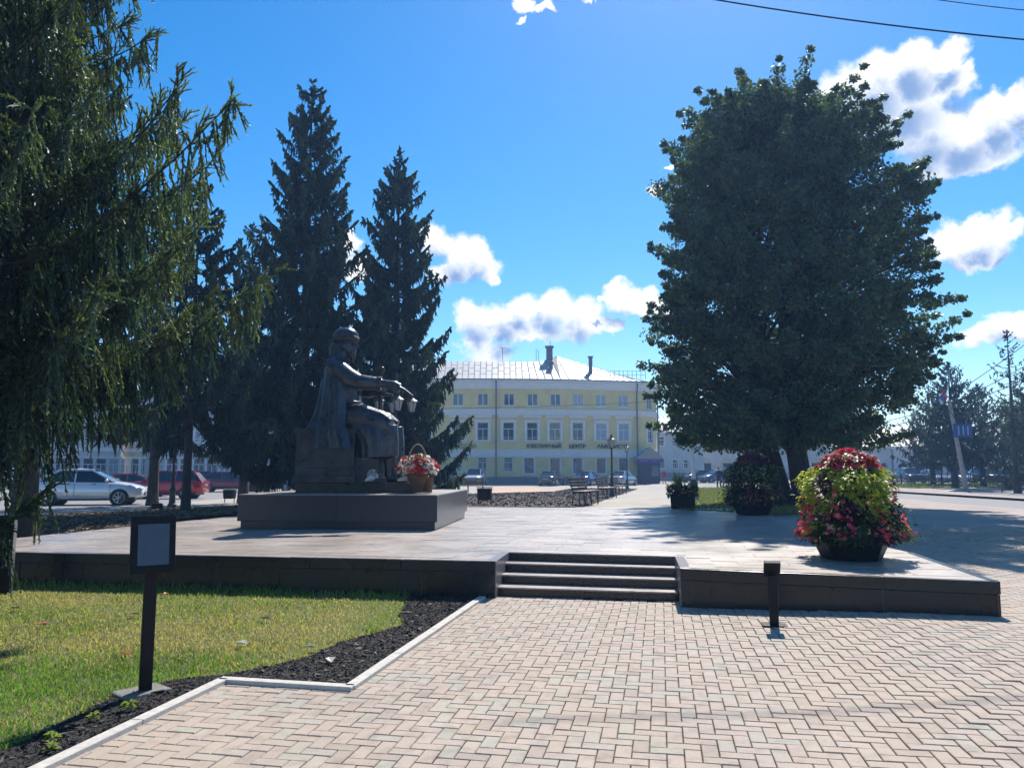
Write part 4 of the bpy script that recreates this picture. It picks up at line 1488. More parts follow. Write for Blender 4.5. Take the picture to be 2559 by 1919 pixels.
# low planter box beside the path
p = T(1706, 1271)
pb = empty('planter_box', (p.x, p.y, p.z - .02), PLAZA, 'low dark planter box with spiky greenery and pink flowers beside the path', 'planter')
MB().box((0, 0, .24), (.66, .5, .42), top=(1.08, 1.1)).build('box', m_black_metal, pb, bevel=.01)
rg = np.random.default_rng(15)
n = 700
pos = np.stack([rg.uniform(-.4, .4, n), rg.uniform(-.3, .3, n), rg.uniform(.36, .68, n)], 1)
V = leaves_at(pos, unit(pos * np.array([1, 1, .2])), rg.uniform(.07, .14, n), rg, .2)
np_mesh('foliage', V, 6, m_pleaf, pb, np.array([.04, .08, .025])[None] * rg.uniform(.6, 1.5, (n, 1)))['kind'] = 'stuff'
sp = []
for k in range(60):
    a = rg.uniform(0, 6.28); d = Vector((math.cos(a) * .35, math.sin(a) * .35, 1)).normalized(); L = rg.uniform(.4, .75)
    s = Vector((-math.sin(a), math.cos(a), 0)) * .014
    o_ = Vector((-.15 + rg.normal(0, .05), rg.normal(0, .05), .5))
    sp.append([o_ - s, o_ + s, o_ + d * L * .6 + s, o_ + d * L])
np_mesh('spiky_leaves', np.array(sp), 4, m_pleaf, pb, np.array([.12, .19, .05])[None] * rg.uniform(.6, 1.4, (60, 1)))['kind'] = 'stuff'
pos = np.stack([rg.uniform(-.42, .42, 160), rg.uniform(-.32, .32, 160), rg.uniform(.42, .7, 160)], 1)
np_mesh('blossoms', blooms_at(pos, np.tile([0, -.5, .7], (160, 1)), rg.uniform(.02, .035, 160), rg), 4, m_petal, pb, np.concatenate([np.array([.5, .2, .25])[None] * rg.uniform(.6, 1.3, (160, 1))] * 5))['kind'] = 'stuff'

# flower basket standing on the plinth by the statue's boots
bk = stat_o + Vector((1.48, -.25, 0))
bk.z = STZ + .012
q = A(1043, 1204, 15.75)
basket = empty('flower_basket', (q.x, 15.75, STZ + .0125), 0, 'wicker basket of red and white flowers at the feet of the statue', 'basket')
wb = MB().lathe([(.10, 0), (.13, .01), (.12, .06), (.15, .16), (.20, .30), (.23, .36), (.235, .375), (.20, .37), (.12, .2)], 18)
wk = wb.build('basket_body', m_wicker, basket, smooth=50)
for zz, rr in ((.07, .125), (.17, .158), (.27, .195), (.365, .238)):
    MB().tube([(rr * math.cos(a), rr * math.sin(a), zz) for a in np.linspace(0, 2 * math.pi, 25)], .012, 6).build('woven_hoop', m_wicker, wk, smooth=50)
MB().tube([(.22 * math.cos(a), 0, .36 + .62 * math.sin(a)) for a in np.linspace(0, math.pi, 17)], .014, 7).build('handle', mat('pale_wicker', (.42, .33, .2), .7, var=.3, scale=30), basket, smooth=50)
rg = np.random.default_rng(12)
n = 620
a = rg.uniform(0, 2 * np.pi, n); ph = np.arccos(rg.uniform(-.25, 1, n))
out = np.stack([np.sin(ph) * np.cos(a), np.sin(ph) * np.sin(a), np.cos(ph)], 1)
pos = out * np.array([.40, .36, .30]) * rg.uniform(.82, 1.08, (n, 1)) + np.array([0, 0, .46])
np_mesh('foliage', leaves_at(pos * np.array([.93, .93, .97]), out, rg.uniform(.05, .10, n), rg), 6, m_pleaf, basket, np.array([.05, .09, .03])[None] * rg.uniform(.6, 1.4, (n, 1)))['kind'] = 'stuff'
pal = np.array([[.60, .03, .04], [.75, .73, .66], [.78, .76, .70], [.65, .06, .08], [.75, .62, .5]])
side = (np.sin(4 * a + 1) + rg.normal(0, .6, n) > .2)
ci = np.where(side, rg.choice([0, 3], n), rg.choice([1, 2, 4], n))
np_mesh('blossoms', blooms_at(pos, out, rg.uniform(.030, .052, n), rg, 6), 4, m_petal, basket, np.concatenate([pal[ci]] * 6))['kind'] = 'stuff'
# wrapped bouquets lying by the boots
m_wrap = mat('white_wrapping', (.7, .7, .72), .35, var=.1, scale=20, bump=.5, bscale=30)
for i, (lx, D_, lab, cc) in enumerate(((1013, 15.9, 'bouquet in white wrapping lying left of the flower basket', (.7, .7, .7)), (925, 15.95, 'small pale bouquet lying on the plinth in the shade behind the boots', (.6, .62, .55)), (1068, 15.85, 'brown pot with pale flowers standing right of the flower basket', (.6, .55, .4)))):
    q = A(lx, 1206, D_)
    e = empty('bouquet', (q.x, D_, STZ + (.21 if i < 2 else .012)), i * 1.1, lab, 'bouquet')
    if i < 2:
        MB().tube([(-.16, 0, .04), (0, 0, .09), (.13, 0, .12)], [.02, .07, .12], 9).build('wrapping', m_wrap, e, smooth=40)
    else:
        MB().lathe([(.10, 0), (.13, .3), (.135, .31)], 10).build('pot', m_wicker, e, smooth=40)
    n = 60
    a = rg.uniform(0, 6.28, n); ph = np.arccos(rg.uniform(-.2, 1, n))
    out = np.stack([np.sin(ph) * np.cos(a), np.sin(ph) * np.sin(a), np.cos(ph)], 1)
    pos = out * .13 + (np.array([.12, 0, .14]) if i < 2 else np.array([0, 0, .36]))
    np_mesh('blossoms', blooms_at(pos, out, rg.uniform(.025, .045, n), rg, 6), 4, m_petal, e, np.tile(np.array(cc), (n * 6, 1)) * rg.uniform(.7, 1.2, (n * 6, 1)))['kind'] = 'stuff'


# ------------------------------------------------------------------ buildings
m_yellow = mat('yellow_plaster', (.76, .60, .27), .85, var=.12, scale=.8, bump=.15, bscale=30)
m_trim = mat('white_trim', (.78, .77, .76), .7, var=.08, scale=3)
m_frame = mat('window_frame_white', (.7, .7, .7), .5, var=.05, scale=3)
m_pane = glass_mat('window_glass', (.03, .04, .055), .05, .9)
m_pane_b = mat('window_with_blind', (.33, .38, .45), .25, var=.12, scale=2, spec=.8)
m_roof = mat('pale_sheet_roof', (.37, .355, .335), .5, metal=.0, var=.12, scale=1.2, spec=.5)
m_seam = mat('roof_seam', (.14, .135, .13), .5, metal=.2, var=.1)
m_green_roof = mat('green_sheet_roof', (.22, .32, .27), .5, var=.15, scale=1)
m_pipe = mat('drain_pipe', (.16, .15, .17), .5, metal=.3, var=.2, scale=3)
m_plinth = mat('grey_plinth', (.20, .20, .20), .85, var=.2, scale=2)
m_brickc = mat('chimney_metal', (.13, .12, .14), .55, var=.3, scale=4)
m_letter = mat('dark_green_letters', (.03, .05, .03), .5, var=.1)
m_wall_pale = mat('pale_blue_plaster', (.50, .54, .56), .85, var=.1, scale=.8)
m_wall_white = mat('white_plaster', (.60, .60, .60), .85, var=.1, scale=.7)
m_dark = mat('dark_opening', (.02, .02, .022), .8, var=.3)
m_poster = mat('shop_poster', (.06, .06, .065), .3, c2=(.30, .27, .26), scale=2.2, detail=3)


class Facade:
    """wall strip along a ground polyline: s runs along it, z up; openings are real holes with reveals"""
    def __init__(self, pts, th=.35):
        self.p = [Vector((a, b, 0)) for a, b in pts]
        self.s = [0.0]
        for a, b in zip(self.p[:-1], self.p[1:]):
            self.s.append(self.s[-1] + (b - a).length)
        self.L = self.s[-1]
        self.th = th

    def frame(self, s):
        i = 0
        while i < len(self.s) - 2 and s > self.s[i + 1] + 1e-9:
            i += 1
        a, b = self.p[i], self.p[i + 1]
        d = (b - a).normalized()
        return a + d * (s - self.s[i]), d, Vector((d.y, -d.x, 0))      # point, along, outward (to the viewer)

    def P(self, s, z, out=0.0):
        p, d, n = self.frame(s)
        q = p + n * out
        return (q.x, q.y, z)

    def wall(self, name, m, parent, z0, z1, holes, s0=None, s1=None):
        s0 = 0.0 if s0 is None else s0; s1 = self.L if s1 is None else s1
        S_ = sorted(set([s0, s1] + [x for x in self.s if s0 < x < s1] + [h[k] for h in holes for k in (0, 1)]))
        Z_ = sorted(set([z0, z1] + [h[k] for h in holes for k in (2, 3)]))
        b = MB()
        for a, c in zip(S_[:-1], S_[1:]):
            for e, f in zip(Z_[:-1], Z_[1:]):
                ms, mz = (a + c) / 2, (e + f) / 2
                if any(h[0] < ms < h[1] and h[2] < mz < h[3] for h in holes):
                    continue
                p, d, n = self.frame(ms)
                A0 = p + d * (a - ms); C0 = p + d * (c - ms)
                b.add([(A0.x, A0.y, e), (C0.x, C0.y, e), (C0.x, C0.y, f), (A0.x, A0.y, f)], [(0, 1, 2, 3)])
        for h in holes:
            t = .22
            a, c, e, f = h[:4]
            q = [self.P(a, e), self.P(c, e), self.P(c, f), self.P(a, f)]
            r = [self.P(a, e, -t), self.P(c, e, -t), self.P(c, f, -t), self.P(a, f, -t)]
            for i in range(4):
                j = (i + 1) % 4
                b.add([q[i], q[j], r[j], r[i]], [(0, 1, 2, 3)])
        return b.build(name, m, parent)

    def bar(self, b, s0, s1, z0, z1, o0, o1, mi=0):
        """solid moulding from s0 to s1 between offsets o0 and o1"""
        S_ = sorted(set([s0, s1] + [x for x in self.s if s0 < x < s1]))
        for a, c in zip(S_[:-1], S_[1:]):
            ms = (a + c) / 2
            p, d, n = self.frame(ms)
            A0 = p + d * (a - ms); C0 = p + d * (c - ms)
            V = []
            for z in (z0, z1):
                for q, o in ((A0, o0), (C0, o0), (C0, o1), (A0, o1)):
                    w = q + n * o
                    V.append((w.x, w.y, z))
            b.add(V, [(0, 3, 2, 1), (4, 5, 6, 7), (0, 1, 5, 4), (1, 2, 6, 5), (2, 3, 7, 6), (3, 0, 4, 7)], mi)
        return b

    def window(self, parent, s0, s1, z0, z1, pane, style='cross', sill=True, surround=0.0, hood=False, bars=False):
        w = s1 - s0
        b = MB()
        fr = .07
        self.bar(b, s0, s1, z0, z0 + fr, -.18, -.10); self.bar(b, s0, s1, z1 - fr, z1, -.18, -.10)
        self.bar(b, s0, s0 + fr, z0 + fr, z1 - fr, -.18, -.10); self.bar(b, s1 - fr, s1, z0 + fr, z1 - fr, -.18, -.10)
        m_ = (s0 + s1) / 2
        if style == 'two':
            self.bar(b, m_ - .05, m_ + .05, z0 + fr, z1 - fr, -.18, -.11)
        if style == 'cross':
            zt = z0 + (z1 - z0) * .64
            self.bar(b, s0 + fr, s1 - fr, zt - .04, zt + .04, -.18, -.11)
            self.bar(b, m_ - .035, m_ + .035, z0 + fr, zt - .04, -.18, -.11)
            self.bar(b, s0 + fr, s1 - fr, z0 + .28, z0 + .32, -.175, -.115)
        win = b.build('window', m_frame, parent)
        if style == 'two':
            rects = [(s0 + fr, m_ - .05, z0 + fr, z1 - fr), (m_ + .05, s1 - fr, z0 + fr, z1 - fr)]
        elif style == 'cross':
            zt = z0 + (z1 - z0) * .64
            rects = [(s0 + fr, s1 - fr, zt + .04, z1 - fr), (s0 + fr, m_ - .035, z0 + fr, zt - .04), (m_ + .035, s1 - fr, z0 + fr, zt - .04)]
        else:
            rects = [(s0 + fr, s1 - fr, z0 + fr, z1 - fr)]
        for (a, c, e, f) in rects:
            MB().add([self.P(a, e, -.15), self.P(c, e, -.15), self.P(c, f, -.15), self.P(a, f, -.15)], [(0, 1, 2, 3)]).build('pane', pane, win)
        if sill:
            bb = MB(); self.bar(bb, s0 - .12, s1 + .12, z0 - .10, z0 - .005, -.02, .10); bb.build('sill', m_trim, win)
        if surround:
            bb = MB()
            self.bar(bb, s0 - surround, s0 - .004, z0 - .1, z1 + surround, .002, .06); self.bar(bb, s1 + .004, s1 + surround, z0 - .1, z1 + surround, .002, .06)
            self.bar(bb, s0 - .002, s1 + .002, z1 + .004, z1 + surround, .002, .06)
            bb.build('surround', m_trim, win)
        if hood:
            bb = MB(); self.bar(bb, s0 - surround - .22, s1 + surround + .22, z1 + .62, z1 + .80, .002, .2); self.bar(bb, s0 - surround - .12, s1 + surround + .12, z1 + .52, z1 + .618, .002, .11)
            bb.build('hood_moulding', m_trim, win)
        if bars:
            bb = MB()
            for k in range(7):
                x = s0 + w * (k + .5) / 7
                self.bar(bb, x - .012, x + .012, z0, z1, .0, .02)
            self.bar(bb, s0, s1, z0 + .3, z0 + .33, .021, .035); self.bar(bb, s0, s1, z1 - .33, z1 - .3, .021, .035)
            bb.build('window_bars', m_white_paint, win)
        return win


BD = 86.0


def col_x(px, D):
    return A(px, 1172, D).x


def col_z(py, D):
    return A(1280, py, D).z


# -- the yellow three-storey corner house
pts = [(col_x(935, 86), 86.0), (col_x(1240, 86), 86.0), (col_x(1420, 86.6), 86.6), (col_x(1590, 88.6), 88.6)]
cx0 = Vector((pts[-1][0], pts[-1][1], 0))
for k in range(1, 7):                        # rounded corner
    a = k / 6 * R(72)
    pts.append((cx0.x + 3.4 * math.sin(a + .12) - 3.4 * math.sin(.12), cx0.y + 3.4 * (math.cos(.12) - math.cos(a + .12)) + .08 * k))
pts.append((pts[-1][0] + 2.2, pts[-1][1] + 11))
fa = Facade(pts)
house = empty('corner_house', (0, 0, 0), 0, 'yellow three-storey corner house with pale metal roof beyond the square', 'building')


def s_of(px):
    lo, hi = 0.0, fa.L
    for _ in range(40):
        m_ = (lo + hi) / 2
        p, d, n = fa.frame(m_)
        x = 1279.5 + p.x / p.y * F_PX * .994
        if x < px: lo = m_
        else: hi = m_
    return (lo + hi) / 2


ZE = col_z(951, 86.5)                       # eaves
holes, wins = [], []
top_px = [975, 1147 - 8, 1208, 1272, 1330, 1387, 1444, 1501, 1555]
top_px = [1000, 1060, 1145, 1207, 1272, 1331, 1388, 1444, 1501, 1556]
for px in top_px:
    s = s_of(px); w = .58
    h = (s - w, s + w, col_z(1013, 86), col_z(983, 86)); holes.append(h); wins.append((h, 'top', px))
mid_px = [1000, 1062, 1147, 1207, 1271, 1330, 1386, 1443, 1501, 1557]
for px in mid_px:
    s = s_of(px); w = .62
    h = (s - w, s + w, col_z(1100, 86), col_z(1055, 86)); holes.append(h); wins.append((h, 'mid', px))
low_px = [1000, 1070, 1143, 1206, 1270, 1322, 1386, 1442, 1500, 1555]
for px in low_px:
    s = s_of(px)
    if px < 1300:
        h = (s - .5, s + .5, col_z(1178, 86), col_z(1142, 86))
    else:
        h = (s - .58, s + .58, col_z(1184, 86), col_z(1143, 86))
    holes.append(h); wins.append((h, 'low', px))
sc = fa.s[6]
for zz0, zz1 in ((1020, 985), (1104, 1058)):
    h = (sc - .55, sc + .55, col_z(zz0, 88), col_z(zz1, 88)); holes.append(h); wins.append((h, 'top' if zz0 < 1050 else 'mid', 1608))
fa.wall('wall', m_yellow, house, .0, ZE, holes)
rw = random.Random(5)
for (h, kind, px) in wins:
    if kind == 'top':
        fa.window(house, *h, m_pane_b if px in (1060, 1147, 1444, 1501, 1556, 1000) else m_pane, 'two', True, .0)
    elif kind == 'mid':
        fa.window(house, *h, m_pane_b if px in (1501, 1557) else m_pane, 'cross', True, .26, px < 1600)
    else:
        if px < 1300:
            fa.window(house, *h, m_pane_b if px < 1200 else m_pane, 'cross', True, .0, False, True)
            bb = MB(); s = (h[0] + h[1]) / 2; fa.bar(bb, s - .22, s + .22, h[3] + .1, h[3] + .75, .002, .06); bb.build('keystone', m_trim, house)
        else:
            fa.window(house, *h, m_poster if px in (1322, 1555, 1442) else m_pane, 'plain', True, .10)
bb = MB()
fa.bar(bb, 0, fa.L, ZE - .75, ZE - .25, .002, .18); fa.bar(bb, 0, fa.L, ZE - .248, ZE + .0, .002, .42); fa.bar(bb, 0, fa.L, ZE - .95, ZE - .752, .002, .10)
bb.build('cornice', m_trim, house)
bb = MB(); za = col_z(1028, 86.5); fa.bar(bb, 0, fa.L, za - .22, za + .08, .002, .15); fa.bar(bb, 0, fa.L, za + .082, za + .22, .002, .24); fa.bar(bb, 0, fa.L, za - .4, za - .222, .002, .08)
bb.build('string_course', m_trim, house)
bb = MB(); za = col_z(1128, 86.5); fa.bar(bb, 0, fa.L, za - .38, za + .08, .002, .15); fa.bar(bb, 0, fa.L, za + .082, za + .20, .002, .26); fa.bar(bb, 0, fa.L, za - .62, za - .382, .002, .08)
bb.build('belt_course', m_trim, house)
bb = MB(); fa.bar(bb, 0, fa.L, -.1, .75, .002, .10); bb.build('base_course', m_plinth, house)
# closed body behind the facade
back = [(p.x, p.y) for p in fa.p]
body = MB(); V = [(x, y, z) for z in (-.1, ZE - .05) for (x, y) in [(back[0][0], 102), (back[-1][0], 102)]]
body.add([(back[0][0], back[0][1], 0), (back[0][0], 103, 0), (back[0][0], 103, ZE), (back[0][0], back[0][1], ZE), (back[-1][0], back[-1][1], 0), (back[-1][0], 103, 0), (back[-1][0], 103, ZE), (back[-1][0], back[-1][1], ZE)], [(0, 1, 2, 3), (4, 5, 6, 7), (1, 5, 6, 2)])
body.build('rear_walls', m_yellow, house)
bb = MB(); bb.add([(x, y, ZE - .3) for x, y in back] + [(back[-1][0], 103, ZE - .3), (back[0][0], 103, ZE - .3)], [tuple(range(len(back) + 2))]); bb.build('ceiling', m_dark, house)
# roof: sheet metal slopes with standing seams
RZ = ZE + .02
ridge_l = Vector((col_x(935, 92), 92.0, col_z(904, 92)))
ridge_m = Vector((col_x(1345, 92), 92.0, col_z(904, 92)))
peak = Vector((col_x(1392, 93), 93.0, col_z(890, 93)))
eave = [Vector(fa.P(s, RZ, .5)) for s in fa.s]
rb = MB()


def ridge_at(px_):
    if px_ < 1330: return Vector((col_x(px_, 92), 92.0, col_z(904, 92)))
    if px_ < 1392:
        k = (px_ - 1330) / 62
        return Vector((col_x(px_, 92 + k), 92 + k, col_z(904 - 14 * k * k, 92 + k)))
    k = clamp((px_ - 1392) / 215)
    p = peak.lerp(Vector((eave[-3].x - .6, eave[-3].y + 2.5, RZ + .35)), k)
    return p


stations = list(np.linspace(935, 1392, 32)) + list(np.linspace(1406, 1607, 15))
lowp, upp = [], []
for px_ in stations:
    s = s_of(min(px_, 1600))
    lowp.append(Vector(fa.P(s, RZ, .5))); upp.append(ridge_at(px_))
# lower ends of the hip follow the eaves round to the corner
for i, px_ in enumerate(stations):
    if px_ > 1300:
        k = (px_ - 1300) / 307
        s = s_of(1300) + (fa.s[-2] - s_of(1300)) * k
        lowp[i] = Vector(fa.P(s, RZ, .5))
n = len(stations)
rb.add([tuple(p) for p in lowp] + [tuple(p) for p in upp], [(i, i + 1, n + i + 1, n + i) for i in range(n - 1)])
rb.add([tuple(upp[0]), tuple(upp[-1]), (upp[-1].x, 103, RZ), (upp[0].x, 103, RZ)] , [(0, 1, 2, 3)])
rb.add([tuple(peak), tuple(upp[-1]), (upp[-1].x, 103, RZ), (peak.x, 103, RZ)], [(0, 1, 2, 3)])
roof = rb.build('roof', m_roof, house)
sb = MB()
for a, b in zip(lowp, upp):
    sb.tube([a + Vector((0, -.02, .04)), b + Vector((0, -.02, .04))], .032, 4)
for i in range(n - 1):
    for k in (.34, .67):
        kk = k + (.12 if i % 2 else -.05)
        sb.tube([lowp[i].lerp(upp[i], kk) + Vector((0, -.02, .025)), lowp[i + 1].lerp(upp[i + 1], kk) + Vector((0, -.02, .025))], .015, 3)
sb.build('roof_seams', m_seam, roof)
bb = MB(); fa.bar(bb, 0, fa.L, RZ - .02, RZ + .10, .42, .54); bb.build('gutter', m_pipe, house)
# chimneys, aerials, roof railing
for px_, y0, y1, w, D in ((1373, 898, 868, .75, 92.5), (1377, 938, 907, .45, 89.5), (1476, 938, 893, .42, 90.0)):
    c = A(px_, y0, D)
    ch = MB(); ch.box((c.x, D, (c.z + col_z(y1, D)) / 2 - .4), (w, w, col_z(y1, D) - c.z + .8)).box((c.x, D, col_z(y1, D) + .03), (w * 1.35, w * 1.35, .18))
    ch.build('chimney', m_brickc, roof)
for px_, y0, y1, D in ((1256, 905, 868, 92), (1340, 902, 872, 92), (1346, 902, 876, 92), (1375, 868, 852, 92.5)):
    a, b = A(px_, y0, D), A(px_, y1, D)
    e = MB().tube([a, b], .03, 5)
    if px_ == 1256: e.tube([b + Vector((-.4, 0, -.1)), b + Vector((.4, 0, -.1))], .025, 4)
    e.build('aerial', m_iron, roof)
rl = MB()
for i in range(9):
    px_ = 1525 + i * 11
    a = A(px_, 948, 89.5 + i * .12)
    rl.tube([a, a + Vector((0, 0, 1.0))], .025, 4)
for k in (.5, 1.0):
    rl.tube([A(1525, 948, 89.5) + Vector((0, 0, k)), A(1613, 948, 90.4) + Vector((0, 0, k))], .022, 4)
rl.build('roof_railing', m_iron, roof)
# drain pipes
for s in (s_of(1240), s_of(1588), fa.s[-2] - .1):
    t = MB(); t.tube([fa.P(s, .15, .28), fa.P(s, ZE - 1.3, .28), fa.P(s, ZE - .7, .45), fa.P(s, ZE - .1, .48)], .085, 8); t.build('drain_pipe', m_pipe, house, smooth=50)
# lettering between ground floor and first floor
for body_, p0, p1, m_ in (('ЮBЕЛИРНЫЙ', 1316, 1401, m_letter), ('ЦЕНТР', 1421, 1461, m_letter), ('АМЕТИСТ', 1489, 1561, m_letter), ('ИСКУССТBА', 1120, 1192, mat('faded_green_letters', (.16, .22, .09), .6, var=.1))):
    s0, s1 = s_of(p0), s_of(p1)
    pm, d, nn = fa.frame((s0 + s1) / 2)
    a = pm - d * ((s1 - s0) / 2) + nn * .10
    zt = col_z(1119, 86.5)
    text_mesh('sign_lettering', body_, .58, m_, house, .04, s1 - s0, (a.x, a.y, zt), (R(90), 0, math.atan2(d.y, d.x)), .012)

# -- gabled entrance booth at the corner
e0 = A(1628, 1205, 92)
booth = empty('entrance_booth', (A(1621, 1172, 87.5).x, 87.5, 0), 0, 'small dark gabled entrance booth with purple sign at the house corner', 'booth')
MB().box((0, 0, 1.3), (2.2, 1.8, 2.6)).build('booth_body', mat('dark_violet_panel', (.025, .02, .06), .4, var=.2), booth)
bb = MB(); bb.prism([(-1.6, 0), (1.6, 0), (0, 1.35)], -1.2, 1.2)
bb.v = [(x, z * -1.0, y + 2.72) for x, y, z in bb.v]
bb.build('gable_roof', mat('grey_roof_sheet', (.30, .29, .27), .5, var=.15), booth)
MB().box((0, -1.0, 2.55), (3.0, .14, .5)).build('sign_board', mat('purple_sign', (.08, .02, .26), .4, var=.15), booth)
text_mesh('sign_lettering', 'АМЕТИСТ', .36, mat('lilac_letters', (.35, .2, .7), .4, var=.05), booth, .02, 2.3, (-1.15, -1.09, 2.42), (R(90), 0, 0))
MB().box((.55, -.93, 1.35), (.75, .06, 1.1)).build('poster', mat('white_poster', (.4, .4, .42), .5, c2=(.05, .05, .07), scale=6, detail=2), booth)

# -- two-storey house with green roof behind the corner
gh = empty('green_roof_house', (0, 0, 0), 0, 'pale blue two-storey house with green roof behind the booth', 'building')
f2 = Facade([(col_x(1585, 104), 104.0), (col_x(1760, 112), 112.0)])
z2 = col_z(1078, 106)
hl = []
for k, s in enumerate((4.8, 7.4, 9.6)):
    hl += [(s, s + 1.0, col_z(1113, 106), col_z(1090, 106)), (s, s + 1.0, col_z(1170, 106), col_z(1148, 106))]
f2.wall('wall', m_wall_pale, gh, 0, z2, hl)
for h in hl: f2.window(gh, *h, m_pane, 'cross', True, .12)
bb = MB(); f2.bar(bb, 0, f2.L, z2 - .25, z2, .002, .3); bb.build('cornice', m_trim, gh)
bb = MB(); a, d = Vector(f2.P(0, z2, .4)), Vector(f2.P(f2.L, z2, .4))
b_, c_ = a + Vector((-.5, 6, 2.6)), d + Vector((.5, 6, 2.6))
bb.add([a, d, c_, b_], [(0, 1, 2, 3)]); bb.build('roof', m_green_roof, gh)
sb = MB()
for k in range(17):
    sb.tube([a.lerp(d, k / 16) + Vector((0, 0, .04)), b_.lerp(c_, k / 16) + Vector((0, 0, .04))], .04, 4)
sb.build('roof_seams', m_pipe, gh)

# -- white arcaded market rows behind the street on the right
def arcade(name, p0, p1, n, h, label, zroof, first=0):
    root = empty(name, (0, 0, 0), 0, label, 'building', 'white arcaded market rows')
    f = Facade([p0, p1])
    w = f.L / n
    b = MB()
    m_ = 10
    for i in range(n):
        s0, s1 = i * w, (i + 1) * w
        a, c = s0 + w * .2, s1 - w * .2
        zs_ = h * .42; rad = (c - a) / 2; mid = (a + c) / 2
        for (x0, x1) in ((s0, a), (c, s1)):
            f.bar(b, x0, x1, 0, h, -.5, 0)
        for k in range(m_):
            t0, t1 = math.pi * k / m_, math.pi * (k + 1) / m_
            xa, xb = mid - rad * math.cos(t0), mid - rad * math.cos(t1)
            za_, zb_ = zs_ + rad * math.sin(t0), zs_ + rad * math.sin(t1)
            q = []
            for o in (0, -.5):
                q += [f.P(xa, za_, o), f.P(xb, zb_, o), f.P(xb, h, o), f.P(xa, h, o)]
            b.add(q, [(0, 1, 2, 3), (7, 6, 5, 4), (0, 4, 5, 1)])
    b.build('arcade_wall', m_wall_white, root)
    for i in range(n):
        bb = MB(); s0, s1 = i * w, (i + 1) * w
        f.bar(bb, s0 + .05, s0 + w * .16, 0, .5, .002, .12); f.bar(bb, s1 - w * .16, s1 - .05, 0, .5, .002, .12); f.bar(bb, s0 + .05, s0 + w * .17, h * .40, h * .44, .002, .1); f.bar(bb, s1 - w * .17, s1 - .05, h * .40, h * .44, .002, .1)
        bb.build('pier_mould', m_trim, root)
    bb = MB(); f.bar(bb, 0, f.L, h * .0, h, -3.2, -3.0); bb.build('inner_wall', m_wall_pale, root)
    for i in range(n):
        bb = MB(); s = (i + .5) * w; f.bar(bb, s - .7, s + .7, .0, 2.5, -2.995, -2.9); bb.build('shop_door', m_dark, root)
    bb = MB(); f.bar(bb, -.2, f.L + .2, h, h + .3, -.6, .35); bb.build('cornice', m_trim, root)
    a, d = Vector(f.P(-.3, h + .32, .5)), Vector(f.P(f.L + .3, h + .32, .5))
    n_ = f.frame(f.L / 2)[2]
    b_, c_ = a - n_ * 5 + Vector((0, 0, zroof)), d - n_ * 5 + Vector((0, 0, zroof))
    bb = MB().add([a, d, c_, b_], [(0, 1, 2, 3)]); r = bb.build('roof', m_roof, root)
    sb = MB(); ns = int(f.L / .8)
    for k in range(ns + 1):
        sb.tube([a.lerp(d, k / ns) + Vector((0, 0, .04)), b_.lerp(c_, k / ns) + Vector((0, 0, .04))], .03, 3)
    sb.build('roof_seams', m_seam, r)
    return root


arcade('market_arcade', (col_x(1735, 118), 118), (col_x(2075, 112), 112), 6, 5.6, 'white arcade seen low between the lindens and the green roof house', 2.4)
arcade('market_arcade', (col_x(2080, 108), 108), (col_x(2228, 101), 101), 4, col_z(1115, 103) - .3, 'white arcade seen beside the sunlit flower tower', 2.6)
arcade('market_arcade', (col_x(2235, 100), 100), (col_x(2420, 97), 97), 4, col_z(1115, 98) - .3, 'white arcade with glaring roof behind the street lamp at right', 2.6)
arcade('market_arcade', (col_x(2435, 97), 97), (col_x(2660, 92), 92), 4, col_z(1115, 95) - .3, 'white arcade with seamed roof behind the sparse spruce at right edge', 2.8)

# -- houses half hidden behind the spruces on the left
def row_house(name, px0, px1, D0, D1, zt, n, m_w, label, base=True):
    root = empty(name, (0, 0, 0), 0, label, 'building', 'houses behind the parked cars')
    f = Facade([(col_x(px0, D0), D0), (col_x(px1, D1), D1)])
    hs = []
    w = f.L / n
    for i in range(n):
        s = (i + .5) * w
        hs += [(s - .55, s + .55, 1.0, 2.7), (s - .55, s + .55, 4.4, 6.2)]
        if zt > 9: hs.append((s - .5, s + .5, 7.8, 9.2))
    f.wall('wall', m_w, root, 0, zt, hs)
    for k, h in enumerate(hs): f.window(root, *h, m_pane_b if k % 5 == 0 else m_pane, 'cross', True, .2)
    bb = MB(); f.bar(bb, 0, f.L, 3.4, 3.75, .002, .2); bb.build('string_course', m_trim, root)
    bb = MB(); f.bar(bb, 0, f.L, zt - .5, zt, .002, .35); bb.build('cornice', m_trim, root)
    a, d = Vector(f.P(-.2, zt + .02, .4)), Vector(f.P(f.L + .2, zt + .02, .4))
    n_ = f.frame(f.L / 2)[2]
    b_, c_ = a - n_ * 5.5 + Vector((0, 0, 2.2)), d - n_ * 5.5 + Vector((0, 0, 2.2))
    MB().add([a, d, c_, b_], [(0, 1, 2, 3)]).build('roof', m_roof, root)
    MB().add([Vector(f.P(0, 0, -.02)), Vector(f.P(0, zt, -.02)), b_ + Vector((0, 0, -2.2)), Vector((b_.x, b_.y, 0))], [(0, 1, 2, 3)]).build('gable_wall', m_w, root)
    MB().add([Vector(f.P(f.L, 0, -.02)), Vector(f.P(f.L, zt, -.02)), c_ + Vector((0, 0, -2.2)), Vector((c_.x, c_.y, 0))], [(0, 1, 2, 3)]).build('gable_wall', m_w, root)


